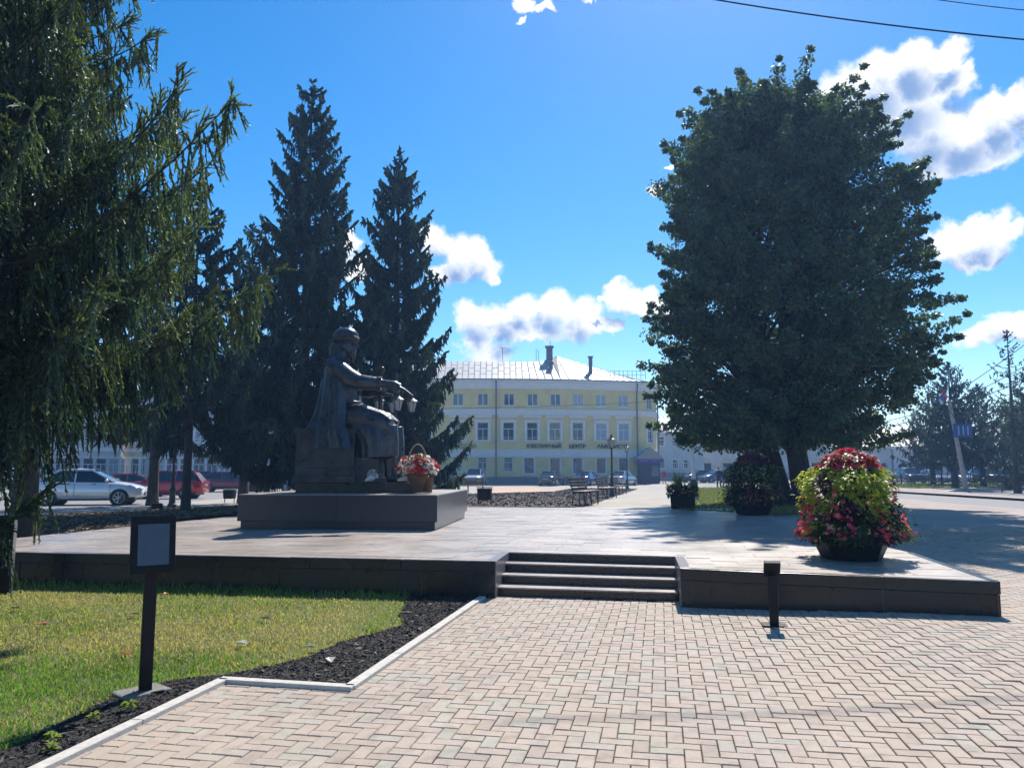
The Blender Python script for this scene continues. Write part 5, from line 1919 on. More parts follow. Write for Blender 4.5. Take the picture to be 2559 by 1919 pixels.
row_house('row_house', 100, 300, 74, 80, 8.2, 6, m_wall_white, 'white two-storey house above the white car at far left')
row_house('row_house', 300, 375, 82, 80, 8.6, 3, mat('cream_plaster', (.62, .54, .40), .85, var=.1, scale=.7), 'cream house with bright wall above the orange car')
row_house('row_house', 378, 640, 78, 84, 9.6, 8, mat('grey_blue_plaster', (.42, .46, .50), .85, var=.1, scale=.7), 'grey-blue house behind the red hatchback and spruces')
row_house('row_house', 645, 930, 84, 86, 10.5, 8, mat('ochre_plaster', (.50, .40, .2), .85, var=.1, scale=.7), 'ochre house hidden behind the two tallest spruces')


# ------------------------------------------------------------------ cars
m_tyre = mat('tyre_rubber', (.012, .012, .012), .8, var=.2)
m_rim = mat('alloy_rim', (.45, .45, .46), .3, metal=.8, var=.1)
m_carglass = mat('car_glass', (.012, .016, .02), .04, var=.2, spec=1.0)
m_trimblack = mat('black_plastic', (.015, .015, .016), .5, var=.2)
m_lampw = mat('headlamp', (.6, .62, .65), .12, var=.2, scale=15, spec=1)
m_lampr = mat('tail_lamp', (.32, .012, .012), .15, var=.2, scale=15, spec=1)
m_plate = mat('number_plate', (.6, .6, .6), .5, c2=(.12, .12, .12), scale=14, detail=1)
PAINT = {}


def paint(c):
    if c not in PAINT:
        PAINT[c] = mat('car_paint', c, .22, metal=.25, var=.04, scale=1, spec=.6, coat=.7)
    return PAINT[c]


CARS = {
    # roof line: (x, z) hood/belt top of the lower body from rear to front; cabin base and roof
    'sedan': dict(L=4.4, W=1.74, top=[(-2.2, .60), (-2.16, .92), (-1.9, 1.0), (-1.3, .99), (-.4, .955), (.7, .93), (1.15, .93), (1.7, .83), (2.05, .70), (2.18, .55)], cab=(-1.72, 1.12), roof=(-.95, .22), H=1.47),
    'hatch': dict(L=4.15, W=1.76, top=[(-2.07, .62), (-2.05, .95), (-1.95, 1.0), (-1.3, 1.0), (-.4, .97), (.7, .95), (1.05, .96), (1.6, .87), (1.95, .72), (2.06, .55)], cab=(-1.95, 1.05), roof=(-1.55, .15), H=1.52),
    'suv': dict(L=4.45, W=1.84, top=[(-2.2, .70), (-2.18, 1.05), (-2.05, 1.10), (-1.3, 1.09), (-.4, 1.06), (.7, 1.05), (1.1, 1.06), (1.7, .98), (2.08, .84), (2.2, .62)], cab=(-2.05, 1.1), roof=(-1.7, .25), H=1.70),
    'coupe': dict(L=4.5, W=1.82, top=[(-2.25, .62), (-2.2, .95), (-1.95, 1.02), (-1.3, 1.0), (-.4, .95), (.7, .93), (1.1, .93), (1.75, .82), (2.1, .70), (2.24, .52)], cab=(-1.85, 1.1), roof=(-.75, .1), H=1.40),
}


def car(kind, colr, loc, heading, label, group):
    sp = CARS[kind]
    Wd, H, L = sp['W'], sp['H'], sp['L']
    root = empty('car', loc, heading, label, 'car', group)
    pm = paint(colr)
    zl = .24
    rings = []
    n_top = len(sp['top'])
    xs = [t[0] for t in sp['top']]; zs = [t[1] for t in sp['top']]
    for i, x in enumerate(np.concatenate([np.linspace(xs[0], xs[1], 2), np.linspace(xs[1], xs[-2], 17)[1:], [xs[-1]]])):
        z = float(np.interp(x, xs, zs))
        e = min(1.0, (x - xs[0]) / .5, (xs[-1] - x) / .55)
        hw = Wd / 2 * (.80 + .20 * max(0, e) ** .5)
        lo = zl + .10 * (1 - max(0, min(1, e * 1.2)))
        sh = z - .12
        half = [(hw * .90, lo), (hw * .985, lo + .10), (hw, (lo + sh) / 2), (hw * .985, sh), (hw * .90, z - .02), (hw * .6, z + .012), (0, z + .02)]
        ring = [(x, -y, zz) for y, zz in half] + [(x, y, zz) for y, zz in half[-2::-1]]
        rings.append(ring)
    b = MB(); b.loft(rings)
    body = b.build('body', pm, root, smooth=50)
    # cabin
    c0, c1 = sp['cab']; r0, r1 = sp['roof']
    zb0, zb1 = float(np.interp(c0, xs, zs)) - .02, float(np.interp(c1, xs, zs)) - .02
    hb, ht = Wd / 2 * .88, Wd / 2 * .67
    zr = H - .05
    Bq = {('b', s): Vector((c0, s * hb, zb0)) for s in (-1, 1)}
    lo_r = {s: Vector((c0, s * hb * .93, zb0)) for s in (-1, 1)}; lo_f = {s: Vector((c1, s * hb * .93, zb1)) for s in (-1, 1)}
    hi_r = {s: Vector((r0, s * ht, zr)) for s in (-1, 1)}; hi_f = {s: Vector((r1, s * ht, zr)) for s in (-1, 1)}
    MB().add([lo_f[-1], lo_f[1], hi_f[1], hi_f[-1]], [(0, 1, 2, 3)]).build('windscreen', m_carglass, root)
    MB().add([lo_r[1], lo_r[-1], hi_r[-1], hi_r[1]], [(0, 1, 2, 3)]).build('rear_window', m_carglass, root)
    xm = (r0 + r1) / 2 + .02
    for s in (-1, 1):
        bm_lo = Vector((xm, s * hb, (zb0 + zb1) / 2)); bm_hi = Vector((xm, s * ht * 1.02, zr))
        sr, sf = Vector((c0 + .12, s * hb, zb0)), Vector((c1 - .12, s * hb, zb1))
        MB().add([sr, bm_lo, bm_hi, hi_r[s]], [(0, 1, 2, 3)]).build('side_window', m_carglass, root)
        MB().add([bm_lo, sf, hi_f[s], bm_hi], [(0, 1, 2, 3)]).build('side_window', m_carglass, root)
        for pa_, pb_, pr_ in ((lo_f[s] + Vector((0, 0, -.02)), hi_f[s], .038), (lo_r[s] + Vector((0, 0, -.02)), hi_r[s], .055), (bm_lo, bm_hi, .035), (hi_r[s], hi_f[s], .04)):
            MB().tube([pa_, pb_], pr_, 6).build('pillar', pm, root, smooth=50)
    rf = MB()
    rr = []
    for k, x in enumerate(np.linspace(r0 - .06, r1 + .05, 7)):
        t = 1 - abs(k - 3) / 3
        rr.append([(x, -ht * 1.03, zr - .02), (x, -ht * .8, zr + .03 * t + .02), (x, 0, zr + .055 * t + .02), (x, ht * .8, zr + .03 * t + .02), (x, ht * 1.03, zr - .02)])
    rf.loft(rr, cap=False, closed=False)
    rf.build('roof', pm, root, smooth=50)
    # wheels
    wb = L * .295
    for x in (-wb, wb + .02):
        for s in (-1, 1):
            ct = Vector((x, s * (Wd / 2 - .105), .31))
            rot = Matrix.Rotation(math.pi / 2, 3, 'X')
            MB().lathe([(.36, -.118), (.365, .0), (.36, .118)], 22, ct, rot=rot).build('wheel_arch', m_trimblack, root, smooth=50)
            w = MB().lathe([(.18, -.112), (.30, -.112), (.318, -.085), (.318, .085), (.30, .125), (.225, .128), (.22, .10)], 24, ct, rot=rot if s < 0 else rot @ Matrix.Rotation(math.pi, 3, 'X')).build('wheel', m_tyre, root, smooth=40)
            rm_ = MB()
            for k in range(7):
                a = 2 * math.pi * k / 7
                c, sn = math.cos(a), math.sin(a)
                y = s * .128
                p0 = ct + Vector((c * .04, y, sn * .04)); p1 = ct + Vector((c * .215, y, sn * .215))
                rm_.tube([p0, p1], [.028, .042], 5)
            rm_.tube([ct + Vector((.22 * math.cos(a), s * .124, .22 * math.sin(a))) for a in np.linspace(0, 2 * math.pi, 21)], .014, 5)
            rm_.tube([ct + Vector((0, s * .10, 0)), ct + Vector((0, s * .14, 0))], .045, 8)
            rm_.build('rim', m_rim, w)
    fx, rx = xs[-1], xs[0]
    hz = float(np.interp(fx - .2, xs, zs))
    for s in (-1, 1):
        MB().ell((fx - .20, s * Wd * .375, hz - .07), (.20, .13, .075), 10, 6).build('headlight', m_lampw, root, smooth=60)
        MB().ell((rx + .09, s * Wd * .385, zs[1] - .10), (.12, .12, .11), 10, 6).build('taillight', m_lampr, root, smooth=60)
        MB().ell((c1 - .28, s * (Wd / 2 + .06), zb1 + .09), (.07, .10, .07), 8, 6).build('mirror', pm, root, smooth=60)
        for x in (-.35, .62):
            MB().box((x - .25, s * Wd / 2 * 1.0, .86), (.17, .03, .025)).build('door_handle', m_trimblack, body)
        for x in (xm, c1 - .15, c0 + .55):
            MB().box((x, s * Wd / 2 * .999, .62), (.012, .012, .5)).build('door_seam', m_trimblack, body)
    MB().box((fx - .02, 0, .44), (.06, Wd * .6, .16)).build('grille', m_trimblack, root, bevel=.02)
    MB().box((fx + .012, 0, .43), (.02, .5, .11)).build('number_plate', m_plate, root)
    MB().box((rx - .005, 0, .72 if kind != 'suv' else .8), (.02, .5, .11)).build('number_plate', m_plate, root)
    MB().box((0, 0, .26), (L * .86, Wd * .93, .12)).build('underbody', m_trimblack, root)
    return root


def put_car(kind, c, px, D, head_deg, label, group):
    p = XY(px, D)
    return car(kind, c, (p.x, p.y, p.z - .05), R(head_deg), label, group)


gA, gB, gC = 'cars parked on the left', 'cars parked before the corner house', 'cars parked along the arcade street'
put_car('sedan', (.80, .81, .83), 226, 32.0, 15, 'silvery white sedan, nearest of the cars on the left', gA)
put_car('hatch', (.42, .018, .03), 418, 42, 187, 'bright red hatchback behind the thin spruce trunk', gA)
put_car('coupe', (.46, .06, .03), 330, 46, 32, 'orange-red coupe seen from behind, past the white sedan', gA)
put_car('sedan', (.20, .012, .022), 572, 57, 12, 'dark red sedan parked left of the bench', gA)
put_car('sedan', (.05, .09, .16), 692, 58, 165, 'dark blue car half hidden behind the pedestal', gA)
put_car('sedan', (.015, .016, .02), 520, 68, 20, 'dark car behind the dark red sedan, its tail showing', gA)
put_car('sedan', (.012, .013, .016), 1100, 76, 72, 'black sedan seen from behind, right of the flower basket', gB)
put_car('suv', (.62, .64, .68), 1187, 77, -97, 'white suv facing the square, left of the drain pipe', gB)
put_car('sedan', (.035, .04, .045), 1380, 76, 70, 'dark grey sedan with glinting rear window before the shop', gB)
put_car('sedan', (.02, .05, .19), 1468, 76, 66, 'blue sedan seen from behind, between the grey and silver sedans', gB)
put_car('sedan', (.30, .32, .36), 1556, 76, 62, 'silver sedan seen from behind, next to the entrance booth', gB)
put_car('sedan', (.16, .18, .30), 1790, 88, 200, 'grey-blue car beyond the fence behind the couple', gC)
put_car('suv', (.02, .022, .028), 2272, 82, -95, 'black suv facing the street, left of the street lamp', gC)
put_car('sedan', (.35, .36, .38), 2330, 84, -92, 'grey car between the black suv and the leaning pole', gC)
put_car('sedan', (.50, .50, .52), 2396, 82, -92, 'white car right behind the leaning pole', gC)
put_car('suv', (.015, .016, .02), 2470, 80, -90, 'black car right of the dark spruce trunk', gC)
put_car('hatch', (.50, .51, .53), 2528, 80, -90, 'silver hatchback at the right edge of the picture', gC)
put_car('sedan', (.6, .6, .6), 2038, 88, 190, 'white car glinting behind the flower tower, beyond the fence', gC)
put_car('sedan', (.03, .03, .035), 1745, 90, 200, 'dark car behind the white post, beyond the fence', gC)

# ------------------------------------------------------------------ lamps
m_lglass = mat('milky_lamp_glass', (.40, .41, .42), .3, var=.08, spec=.6)


def lantern(parent, c, s=1.0):
    c = Vector(c)
    l_ = MB().lathe([(.09 * s, 0), (.185 * s, .36 * s), (.18 * s, .365 * s)], 6, c)
    ln = l_.build('lantern', m_lglass, parent)
    f_ = MB()
    for k in range(6):
        a = 2 * math.pi * k / 6
        f_.tube([c + Vector((.093 * s * math.cos(a), .093 * s * math.sin(a), 0)), c + Vector((.19 * s * math.cos(a), .19 * s * math.sin(a), .365 * s))], .010 * s, 4)
    f_.lathe([(.06 * s, -.05 * s), (.10 * s, -.04 * s), (.10 * s, .0)], 8, c)
    f_.lathe([(.23 * s, .36 * s), (.235 * s, .385 * s), (.10 * s, .48 * s), (.05 * s, .53 * s), (.06 * s, .56 * s), (.015 * s, .66 * s)], 12, c)
    f_.build('lantern_frame', m_iron, ln)
    return ln


def lamp_post(loc, h, label, s=1.0, four=False):
    root = empty('street_lamp', loc, 0, label, 'lamp', 'old-style street lamps')
    b = MB()
    b.lathe([(.15, 0), (.15, .12), (.11, .16), (.095, .55), (.12, .58), (.12, .64), (.075, .70), (.06, .95), (.075, .98), (.075, 1.03), (.048, 1.08), (.042, h - .05), (.06, h - .03), (.06, h)], 12)
    b.build('pole', m_iron, root, smooth=40)
    if not four:
        lantern(root, (0, 0, h + .03), s)
    else:
        for k, a in enumerate((.3, 1.9, 3.4, 5.0)):
            d = Vector((math.cos(a), math.sin(a), 0))
            MB().tube([Vector((0, 0, h - .25)), d * .25 + Vector((0, 0, h + .02)), d * .5 + Vector((0, 0, h - .05)), d * .52 + Vector((0, 0, h - .28))], .02, 6).build('arm', m_iron, root, smooth=50)
            lantern(root, d * .52 + Vector((0, 0, h - .95)), s)
        MB().lathe([(.05, h), (.03, h + .15), (.06, h + .2), (.01, h + .32)], 8).build('finial', m_iron, root)
    return root


def lamp_at(px, ytop, ybase, label, s=1.0):
    p = T(px, ybase)
    zt = A(px, ytop, p.y).z
    return lamp_post((p.x, p.y, p.z), zt - p.z - .66 * s, label, s)


lamp_at(1530, 1086, 1241, 'taller street lamp right of the benches by the path', 1.0)
lamp_at(1568, 1110, 1222, 'farther street lamp before the silver sedan', 1.0)
p = XY(434, 27.5); lamp_post((p.x, p.y, p.z), 2.9, 'street lamp before the red hatchback on the left', 1.0)
p = XY(986, 24.5); lamp_post((p.x, p.y, p.z), 3.95, 'four-armed lamp behind the outstretched hand of the statue', .88, True)
p = XY(2352, 66); lamp_post((p.x, p.y, p.z + .07), 3.0, 'street lamp on the far pavement left of the leaning pole', 1.15)

# ------------------------------------------------------------------ benches and bins
m_slat = mat('bench_slat', (.075, .048, .034), .6, var=.35, scale=8, stretch=(.3, 4, 4))


def bench(loc, rz, label, w=1.95):
    root = empty('bench', loc, rz, label, 'bench', 'slatted benches on the square')
    for x in (-w / 2 + .12, 0, w / 2 - .12):
        b = MB(); b.tube([(x, -.18, 0), (x, -.14, .42)], .022, 6).tube([(x, .26, 0), (x, .22, .44), (x, .34, .86)], .022, 6).tube([(x, -.18, .43), (x, .24, .43)], .022, 6)
        b.build('leg_frame', m_iron, root)
    for k in range(4):
        MB().box((0, -.15 + k * .115, .465), (w, .095, .035)).build('slat', m_slat, root, bevel=.006)
    for k in range(4):
        MB().box((0, .245 + k * .033, .55 + k * .105), (w, .03, .085)).build('slat', m_slat, root, bevel=.006)
    return root


def bench_at(px, py, rz, label, w=1.95):
    p = T(px, py)
    bench((p.x, p.y, p.z), rz, label, w)


bench_at(652, 1229, PLAZA * .2 + math.pi, 'long bench with its back turned, left of the pedestal', 2.0)
bench_at(1170, 1232, PLAZA * .5 + math.pi, 'bench with its back turned, right of the pedestal', 2.0)
for (px_, py_, lab) in ((1466, 1262, 'nearest bench by the path, seen from its end'), (1520, 1245, 'second bench along the path, left of the tall lamp'), (1549, 1235, 'third bench along the path, right of the tall lamp pole')):
    p = T(px_, py_)
    bench((p.x, p.y, p.z), PLAZA + R(78), lab, 1.7)
p = XY(2310, 61); bench((p.x, p.y, .2), .1, 'street bench under the trees left of the street lamp', 2.2)
p = XY(2476, 58); bench((p.x, p.y, .2), -.1, 'street bench right of the leaning pole', 2.4)


def bin_(px, py, label):
    p = T(px, py)
    root = empty('litter_bin', (p.x, p.y, p.z), PLAZA, label, 'bin', 'litter bins beside benches')
    MB().box((0, 0, .36), (.40, .30, .38), top=(1.15, 1.1)).build('bucket', m_black_metal, root, bevel=.01)
    for x in (-.22, .22):
        MB().tube([(x, 0, 0), (x, 0, .5)], .018, 6).build('leg', m_iron, root)
    MB().box((0, 0, .585), (.48, .36, .03)).build('rim', m_iron, root)


bin_(573, 1256, 'dark litter bin left of the pedestal')
bin_(1211, 1262, 'dark litter bin at the edge of the mulch bed, right of the pedestal')

# ------------------------------------------------------------------ sign posts
m_screen = mat('blue_grey_plate', (.055, .085, .125), .4, var=.12, scale=20)


def code_sign(loc, rz, h, pw, ph, tilt, label, facing=True):
    root = empty('sign_post', loc, rz, label, 'sign', 'black posts with code plates')
    MB().box((0, 0, h / 2), (.085, .05, h)).build('post', m_black_metal, root, bevel=.004)
    MB().box((0, 0, .008), (.24, .16, .014)).build('foot_plate', m_black_metal, root, bevel=.003)
    mt = Matrix.Rotation(tilt, 3, 'X')
    fr = MB().box((0, 0, 0), (pw, .045, ph), mat=mt); fr_o = fr.build('frame', m_black_metal, root, bevel=.004)
    fr_o.location = (0, -.03, h + ph / 2 - .03)
    if facing:
        pl = MB().box((0, 0, 0), (pw * .70, .006, ph * .72), mat=mt); pl_o = pl.build('plate', m_screen, fr_o)
        pl_o.location = mt @ Vector((0, -.027, .0))
        for (x, z, sx, sz) in ((0, ph * .40, pw * .96, ph * .10), (0, -ph * .42, pw * .96, ph * .08)):
            MB().box(mt @ Vector((x, -.026, z)), (sx, .008, sz), mat=mt).build('bezel', m_black_metal, fr_o)
    return root


p = G(362, 1733, 0)
sgn = code_sign((p.x, p.y, .01), R(33), .87, .30, .41, R(-8), 'tall black sign post on the lawn with a blue-grey plate')
cb = MB().box((-.02, .03, -.004), (.34, .26, .04), .3).build('footing', mat('weathered_concrete', (.20, .19, .165), .9, var=.3, scale=12, bump=.6, bscale=40), sgn, bevel=.02)
p = G(1935, 1562, .03)
code_sign((p.x, p.y, gz(p.x, p.y)), PLAZA + math.pi, .50, .16, .18, R(-32), 'short black sign post on the paving, seen from behind', False)
p = G(-12, 1482, 0)
lp = empty('sign_post', (p.x, p.y, 0), R(20), 'dark stone pillar sign cut by the left edge of the picture', 'sign', 'black posts with code plates')
MB().box((0, 0, .50), (.34, .20, 1.0)).build('pillar', m_black_metal, lp, bevel=.01)
MB().box((.173, 0, .49), (.012, .15, .96)).build('metal_edge', mat('brushed_steel', (.25, .24, .25), .4, metal=.6, var=.2, stretch=(1, 1, .1)), lp)
# floodlight on the tree bed, and a white label in the shaded grass
p = T(392, 1274)
fl = empty('floodlight', (p.x, p.y, p.z), .5, 'black floodlight lying on the leaf litter behind the tall sign', 'floodlight')
MB().box((0, 0, .12), (.36, .16, .2), top=(.9, .8)).build('housing', m_black_metal, fl, bevel=.02)
MB().tube([(-.2, 0, .02), (-.2, 0, .14), (.2, 0, .14), (.2, 0, .02)], .015, 6).build('bracket', m_iron, fl)
p = T(1737, 1264)
lb = empty('label_stake', (p.x, p.y, p.z), PLAZA, 'small white label on a stake in the shaded grass', 'label')
MB().box((0, 0, .30), (.22, .02, .18)).build('plate', mat('pale_label', (.55, .58, .62), .5, var=.1), lb)
MB().tube([(0, .02, 0), (0, .02, .3)], .01, 5).build('stake', m_iron, lb)

# ------------------------------------------------------------------ poles, fence, flag, wires
m_conc = mat('grey_concrete_pole', (.33, .32, .30), .9, var=.2, scale=4)
p = XY(2413, 53.5)
pole = empty('utility_pole', (p.x, p.y, p.z), 0, 'leaning concrete utility pole with blue sign and flag', 'pole')
topP = Vector((A(2372, 1000, 53.5).x - p.x, 0, A(2372, 1000, 53.5).z - p.z))
MB().tube([(0, 0, -.3), topP], [.17, .12], 10).build('shaft', m_conc, pole, smooth=50)
k1 = topP * .66
MB().box((k1.x + .35, -.30, k1.z), (1.3, .06, .95)).build('blue_sign', mat('blue_enamel', (.02, .07, .25), .4, var=.15), pole)
bs = MB()
for k in range(3):
    bs.box((k1.x + .05 + k * .32, -.34, k1.z), (.09, .015, .62))
bs.build('sign_marks', mat('pale_marks', (.3, .4, .6), .5, var=.1), pole)
MB().tube([topP * .80 + Vector((0, -.25, 0)), topP * .98 + Vector((-.9, -.3, .4))], .02, 5).build('flag_staff', m_iron, pole)
for i, (c, lab) in enumerate((((.7, .7, .72), 'white'), ((.05, .18, .5), 'blue'), ((.62, .03, .05), 'red'))):
    fb_ = MB()
    rows = []
    for j in range(7):
        t = j / 6
        base_ = topP * .98 + Vector((-.85 + .1 * i + .05 * math.sin(6 * t + i), -.32 + .08 * math.sin(5 * t), .35 - t * .75 + i * .14 + .2))
        rows.append([base_, base_ + Vector((.22, .05 * math.sin(7 * t), .03))])
    fb_.loft(rows, cap=False, closed=False); fb_.build('flag_stripe', mat('flag_' + lab, c, .8, var=.1), pole)
MB().tube([topP + Vector((-.8, 0, -.15)), topP + Vector((.8, 0, -.15))], .06, 6).build('crossarm', m_iron, pole)

p = XY(1733, 66)
wp = empty('white_post', (p.x, p.y, p.z), 0, 'pale concrete post by the far end of the lawn', 'post')
MB().tube([(0, 0, 0), (-.05, 0, 5.0)], [.19, .16], 10).build('shaft', mat('pale_post', (.5, .5, .5), .8, var=.15, scale=3), wp, smooth=50)
MB().lathe([(.36, 0), (.34, .35), (.24, .7), (.2, .75)], 10).build('base', m_black_metal, wp, smooth=50)


def fence(p0, p1, label, h=1.0, n=8):
    p0, p1 = Vector(p0), Vector(p1)
    d = p1 - p0; L = d.length
    root = empty('metal_fence', p0, math.atan2(d.y, d.x), label, 'fence', 'black ornamental street fence')
    for k in range(n + 1):
        MB().tube([(L * k / n, 0, 0), (L * k / n, 0, h + .08)], .035, 6).build('post', m_iron, root)
    for k in range(n):
        b = MB()
        x0, x1 = L * k / n, L * (k + 1) / n
        for z in (.12, h * .62, h): b.tube([(x0, 0, z), (x1, 0, z)], .018, 4)
        m_ = int((x1 - x0) / .14)
        for j in range(1, m_): b.tube([(x0 + (x1 - x0) * j / m_, 0, .12), (x0 + (x1 - x0) * j / m_, 0, h)], .009, 4)
        for j in range(3):
            cx = x0 + (x1 - x0) * (j + .5) / 3
            b.tube([(cx + .16 * math.cos(a), 0, h * .81 + .14 * math.sin(a)) for a in np.linspace(0, 6.283, 11)], .012, 4)
        b.build('panel', m_iron, root)
    return root


def xyz(px, D, dz=0.0):
    p = XY(px, D); return (p.x, p.y, p.z + dz)


fence(xyz(1640, 96), xyz(1740, 84), 'fence section beside the booth and the woman in red', 1.1, 4)
fence(xyz(1742, 83.5), xyz(1985, 76), 'fence section behind the couple and the lindens', 1.1, 7)
fence(xyz(1988, 76), xyz(2250, 70), 'fence section behind the flower tower', 1.1, 8)
fence(xyz(2252, 69.5), xyz(2420, 68, .05), 'fence section behind the street lamp', 1.0, 5)
fence(xyz(2424, 68, .05), xyz(2640, 64, .05), 'fence section at the right edge behind the street bench', 1.0, 6)

# cafe parasols before the arcade
m_cloth = mat('white_canvas', (.62, .62, .60), .8, var=.08)
for i, px_ in enumerate((2318, 2382, 2448)):
    p = XY(px_, 88)
    ps = empty('cafe_parasol', (p.x, p.y, .1), 0, ['white parasol behind the street lamp', 'white parasol behind the leaning pole', 'white parasol right of the dark spruce trunk'][i], 'parasol', 'white cafe parasols')
    MB().tube([(0, 0, 0), (0, 0, 2.7)], .04, 6).build('pole', m_white_paint, ps)
    MB().lathe([(1.5, 2.2), (1.48, 2.24), (.1, 2.75), (.02, 2.8)], 8).build('canopy', m_cloth, ps)


def wire(pts, r, label, group):
    o = MB().tube(pts, r, 5).build('overhead_wire', m_black_metal)
    tag(o, label, 'wire', group)


def sag(a, b, s, n=14):
    a, b = Vector(a), Vector(b)
    return [a.lerp(b, k / n) - Vector((0, 0, s * 4 * (k / n) * (1 - k / n))) for k in range(n + 1)]


wire(sag(A(1640, -26, 15.5), A(2700, 112, 14), .12), .016, 'thick overhead cable crossing the top right of the sky', 'overhead wires')
wire(sag(A(2250, -14, 17), A(2700, 38, 16), .05), .011, 'thin overhead cable in the top right corner', 'overhead wires')
hub = pole.location + topP
for i, (px_, py_, lab) in enumerate(((2700, 750, 'highest wire running right from the leaning pole'), (2700, 830, 'second wire running right from the leaning pole'), (2700, 872, 'third wire running right from the leaning pole'), (2700, 985, 'fourth wire running right from the leaning pole'), (2700, 1030, 'lowest wire running right from the leaning pole'))):
    wire(sag(hub + Vector((-.6 + .3 * i, 0, -.1 - .25 * i)), A(px_, py_, 40), .25), .022, lab, 'overhead wires')
for i, (px_, py_, lab) in enumerate(((2050, 1050, 'wire from the leaning pole into the lindens, upper'), (2050, 1075, 'wire from the leaning pole into the lindens, middle'), (2050, 1100, 'wire from the leaning pole into the lindens, lower'))):
    wire(sag(hub + Vector((-.5, 0, -.1 - .3 * i)), A(px_, py_, 62), .3), .022, lab, 'overhead wires')
wire(sag(A(1100, 1021, 80), A(1700, 1000, 84), .15), .02, 'wire strung before the upper storey of the corner house', 'overhead wires')

# ------------------------------------------------------------------ people
m_skin = mat('skin', (.45, .28, .2), .6, var=.1)


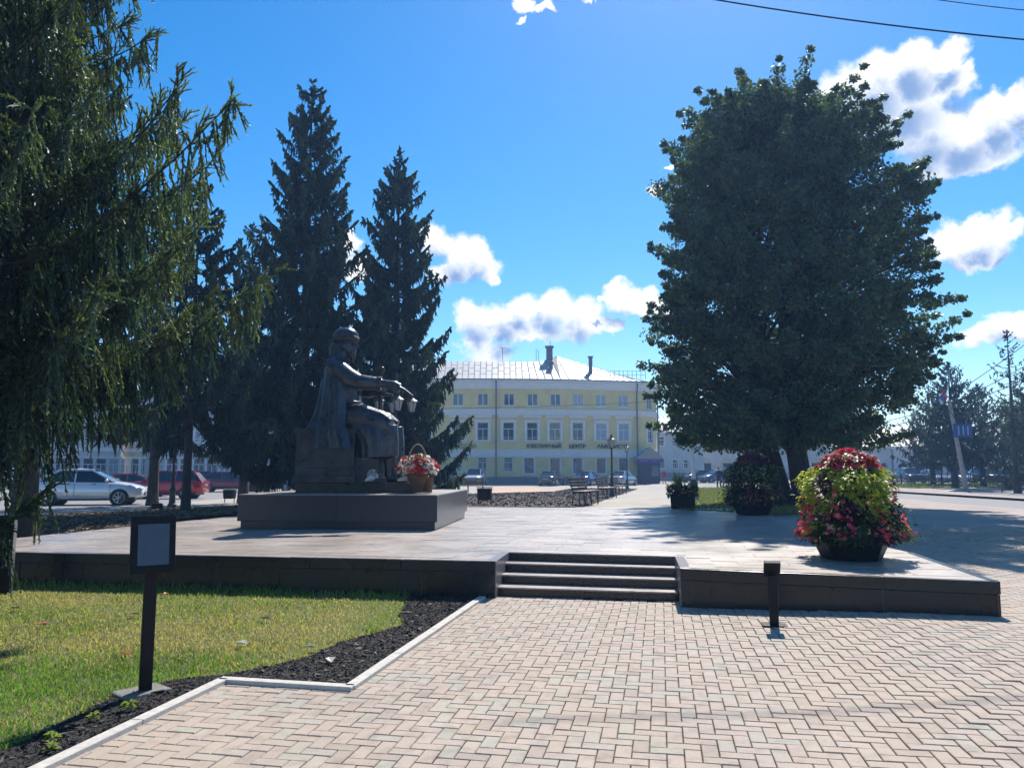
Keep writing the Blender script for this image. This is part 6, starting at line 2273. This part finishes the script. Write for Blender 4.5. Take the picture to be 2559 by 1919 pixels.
def person(loc, rz, h, label, top_c, leg_c, hair_c, skirt=False, stride=.1, arm=(.28, -.55)):
    root = empty('person', loc, rz, label, 'person', 'people walking beyond the square')
    k = h / 1.75
    me = bpy.data.meshes.new('body')
    J = {'pel': (0, 0, .95), 'wai': (0, 0, 1.12), 'che': (0, 0, 1.33), 'nek': (0, 0, 1.50), 'hed': (0, -.02, 1.60), 'top': (0, -.01, 1.72)}
    for s, n in ((-1, 'l'), (1, 'r')):
        J['hip' + n] = (.09 * s, 0, .9); J['kne' + n] = (.10 * s, -stride * s * .6, .5); J['ank' + n] = (.10 * s, -stride * s, .08); J['toe' + n] = (.11 * s, -stride * s - .14, .04)
        J['sho' + n] = (.18 * s, 0, 1.42); J['elb' + n] = (.25 * s, .03, 1.15); J['wri' + n] = (.24 * s, -.1, .92); J['han' + n] = (.24 * s, -.13, .84)
    names = list(J)
    E_ = [('pel', 'wai'), ('wai', 'che'), ('che', 'nek'), ('nek', 'hed'), ('hed', 'top')]
    for n in 'lr':
        E_ += [('pel', 'hip' + n), ('hip' + n, 'kne' + n), ('kne' + n, 'ank' + n), ('ank' + n, 'toe' + n), ('che', 'sho' + n), ('sho' + n, 'elb' + n), ('elb' + n, 'wri' + n), ('wri' + n, 'han' + n)]
    rad = {'pel': (.15, .11), 'wai': (.14, .10), 'che': (.16, .11), 'nek': (.055, .055), 'hed': (.085, .10), 'top': (.07, .08)}
    for n in 'lr':
        rad.update({'hip' + n: (.09, .09), 'kne' + n: (.06, .06), 'ank' + n: (.045, .045), 'toe' + n: (.04, .03), 'sho' + n: (.065, .065), 'elb' + n: (.045, .045), 'wri' + n: (.032, .032), 'han' + n: (.035, .025)})
    me.from_pydata([tuple(c * k for c in J[n]) for n in names], [(names.index(a), names.index(b)) for a, b in E_], [])
    me.materials.append(m_skin)
    o = link('body', me, root)
    sk = o.modifiers.new('skin', 'SKIN')
    for i, n in enumerate(names):
        me.skin_vertices[0].data[i].radius = (rad[n][0] * k, rad[n][1] * k)
    me.skin_vertices[0].data[0].use_root = True
    ss_ = o.modifiers.new('sub', 'SUBSURF'); ss_.levels = 1; ss_.render_levels = 1
    mt_, ml_, mh_ = mat('jacket', top_c, .8, var=.15), mat('trousers', leg_c, .8, var=.15), mat('hair', hair_c, .7, var=.2)
    c = MB()
    hem = .72 if skirt else .86
    c.loft([esec(z * k, 0, rx * k, ry * k, 16) for z, rx, ry in ((hem, .235, .19), (1.0, .20, .15), (1.15, .185, .14), (1.35, .20, .14), (1.46, .15, .10), (1.51, .075, .07))])
    coat = c.build('coat', mt_, root, smooth=60)
    for n, s in (('l', -1), ('r', 1)):
        MB().tube([Vector(J['sho' + n]) * k, Vector(J['elb' + n]) * k, Vector(J['wri' + n]) * k], [.085 * k, .068 * k, .05 * k], 8).build('sleeve', mt_, coat, smooth=60)
        if not skirt:
            MB().tube([Vector(J['hip' + n]) * k, Vector(J['kne' + n]) * k, Vector(J['ank' + n]) * k], [.105 * k, .08 * k, .065 * k], 8).build('trouser_leg', ml_, root, smooth=60)
        MB().ell((J['toe' + n][0] * k, (J['toe' + n][1] + .07) * k, .045 * k), (.055 * k, .13 * k, .05 * k), 8, 6).build('shoe', ml_, root, smooth=60)
    MB().ell((0, .025 * k, 1.655 * k), (.105 * k, .115 * k, .115 * k), 10, 8).build('hair', mh_, root, smooth=60)
    return root


p = T(1660, 1208); person((p.x, p.y, p.z - .04), .5, 1.62, 'person in a red coat and pale hat near the booth', (.42, .03, .05), (.05, .04, .05), (.55, .5, .45), True)
p = T(1797, 1217); person((p.x, p.y, p.z - .04), .2, 1.75, 'person in dark clothes, left one of the couple by the lawn', (.015, .018, .03), (.02, .022, .035), (.12, .09, .07))
p = T(1809, 1217); person((p.x + .1, p.y, p.z - .04), -.2, 1.70, 'person in dark coat, right one of the couple by the lawn', (.02, .018, .035), (.10, .07, .06), (.3, .28, .26), True)
p = T(1437, 1210); person((p.x, 73, p.z - .04), 1.2, 1.75, 'person in dark jacket standing between the grey and blue sedans', (.025, .035, .05), (.02, .022, .03), (.2, .18, .16))

# ------------------------------------------------------------------ thin blue haze volume, added to lift the shadows like lens veil
hz = MB().box((0, 1550, 8.6), (6400, 4400, 21.2)).build('haze', [m_dark])
hz['kind'] = 'stuff'
hm = bpy.data.materials.new('haze'); hm.use_nodes = True
ht_ = hm.node_tree
for n_ in list(ht_.nodes):
    if n_.type == 'BSDF_PRINCIPLED': ht_.nodes.remove(n_)
pv = N(ht_, 'ShaderNodeVolumePrincipled')
pv.inputs['Color'].default_value = (.32, .57, 1.0, 1)
pv.inputs['Density'].default_value = .0012
pv.inputs['Anisotropy'].default_value = .35
ht_.links.new(pv.outputs[0], ht_.nodes['Material Output'].inputs['Volume'])
hz.data.materials.clear(); hz.data.materials.append(hm)
hz.visible_shadow = True
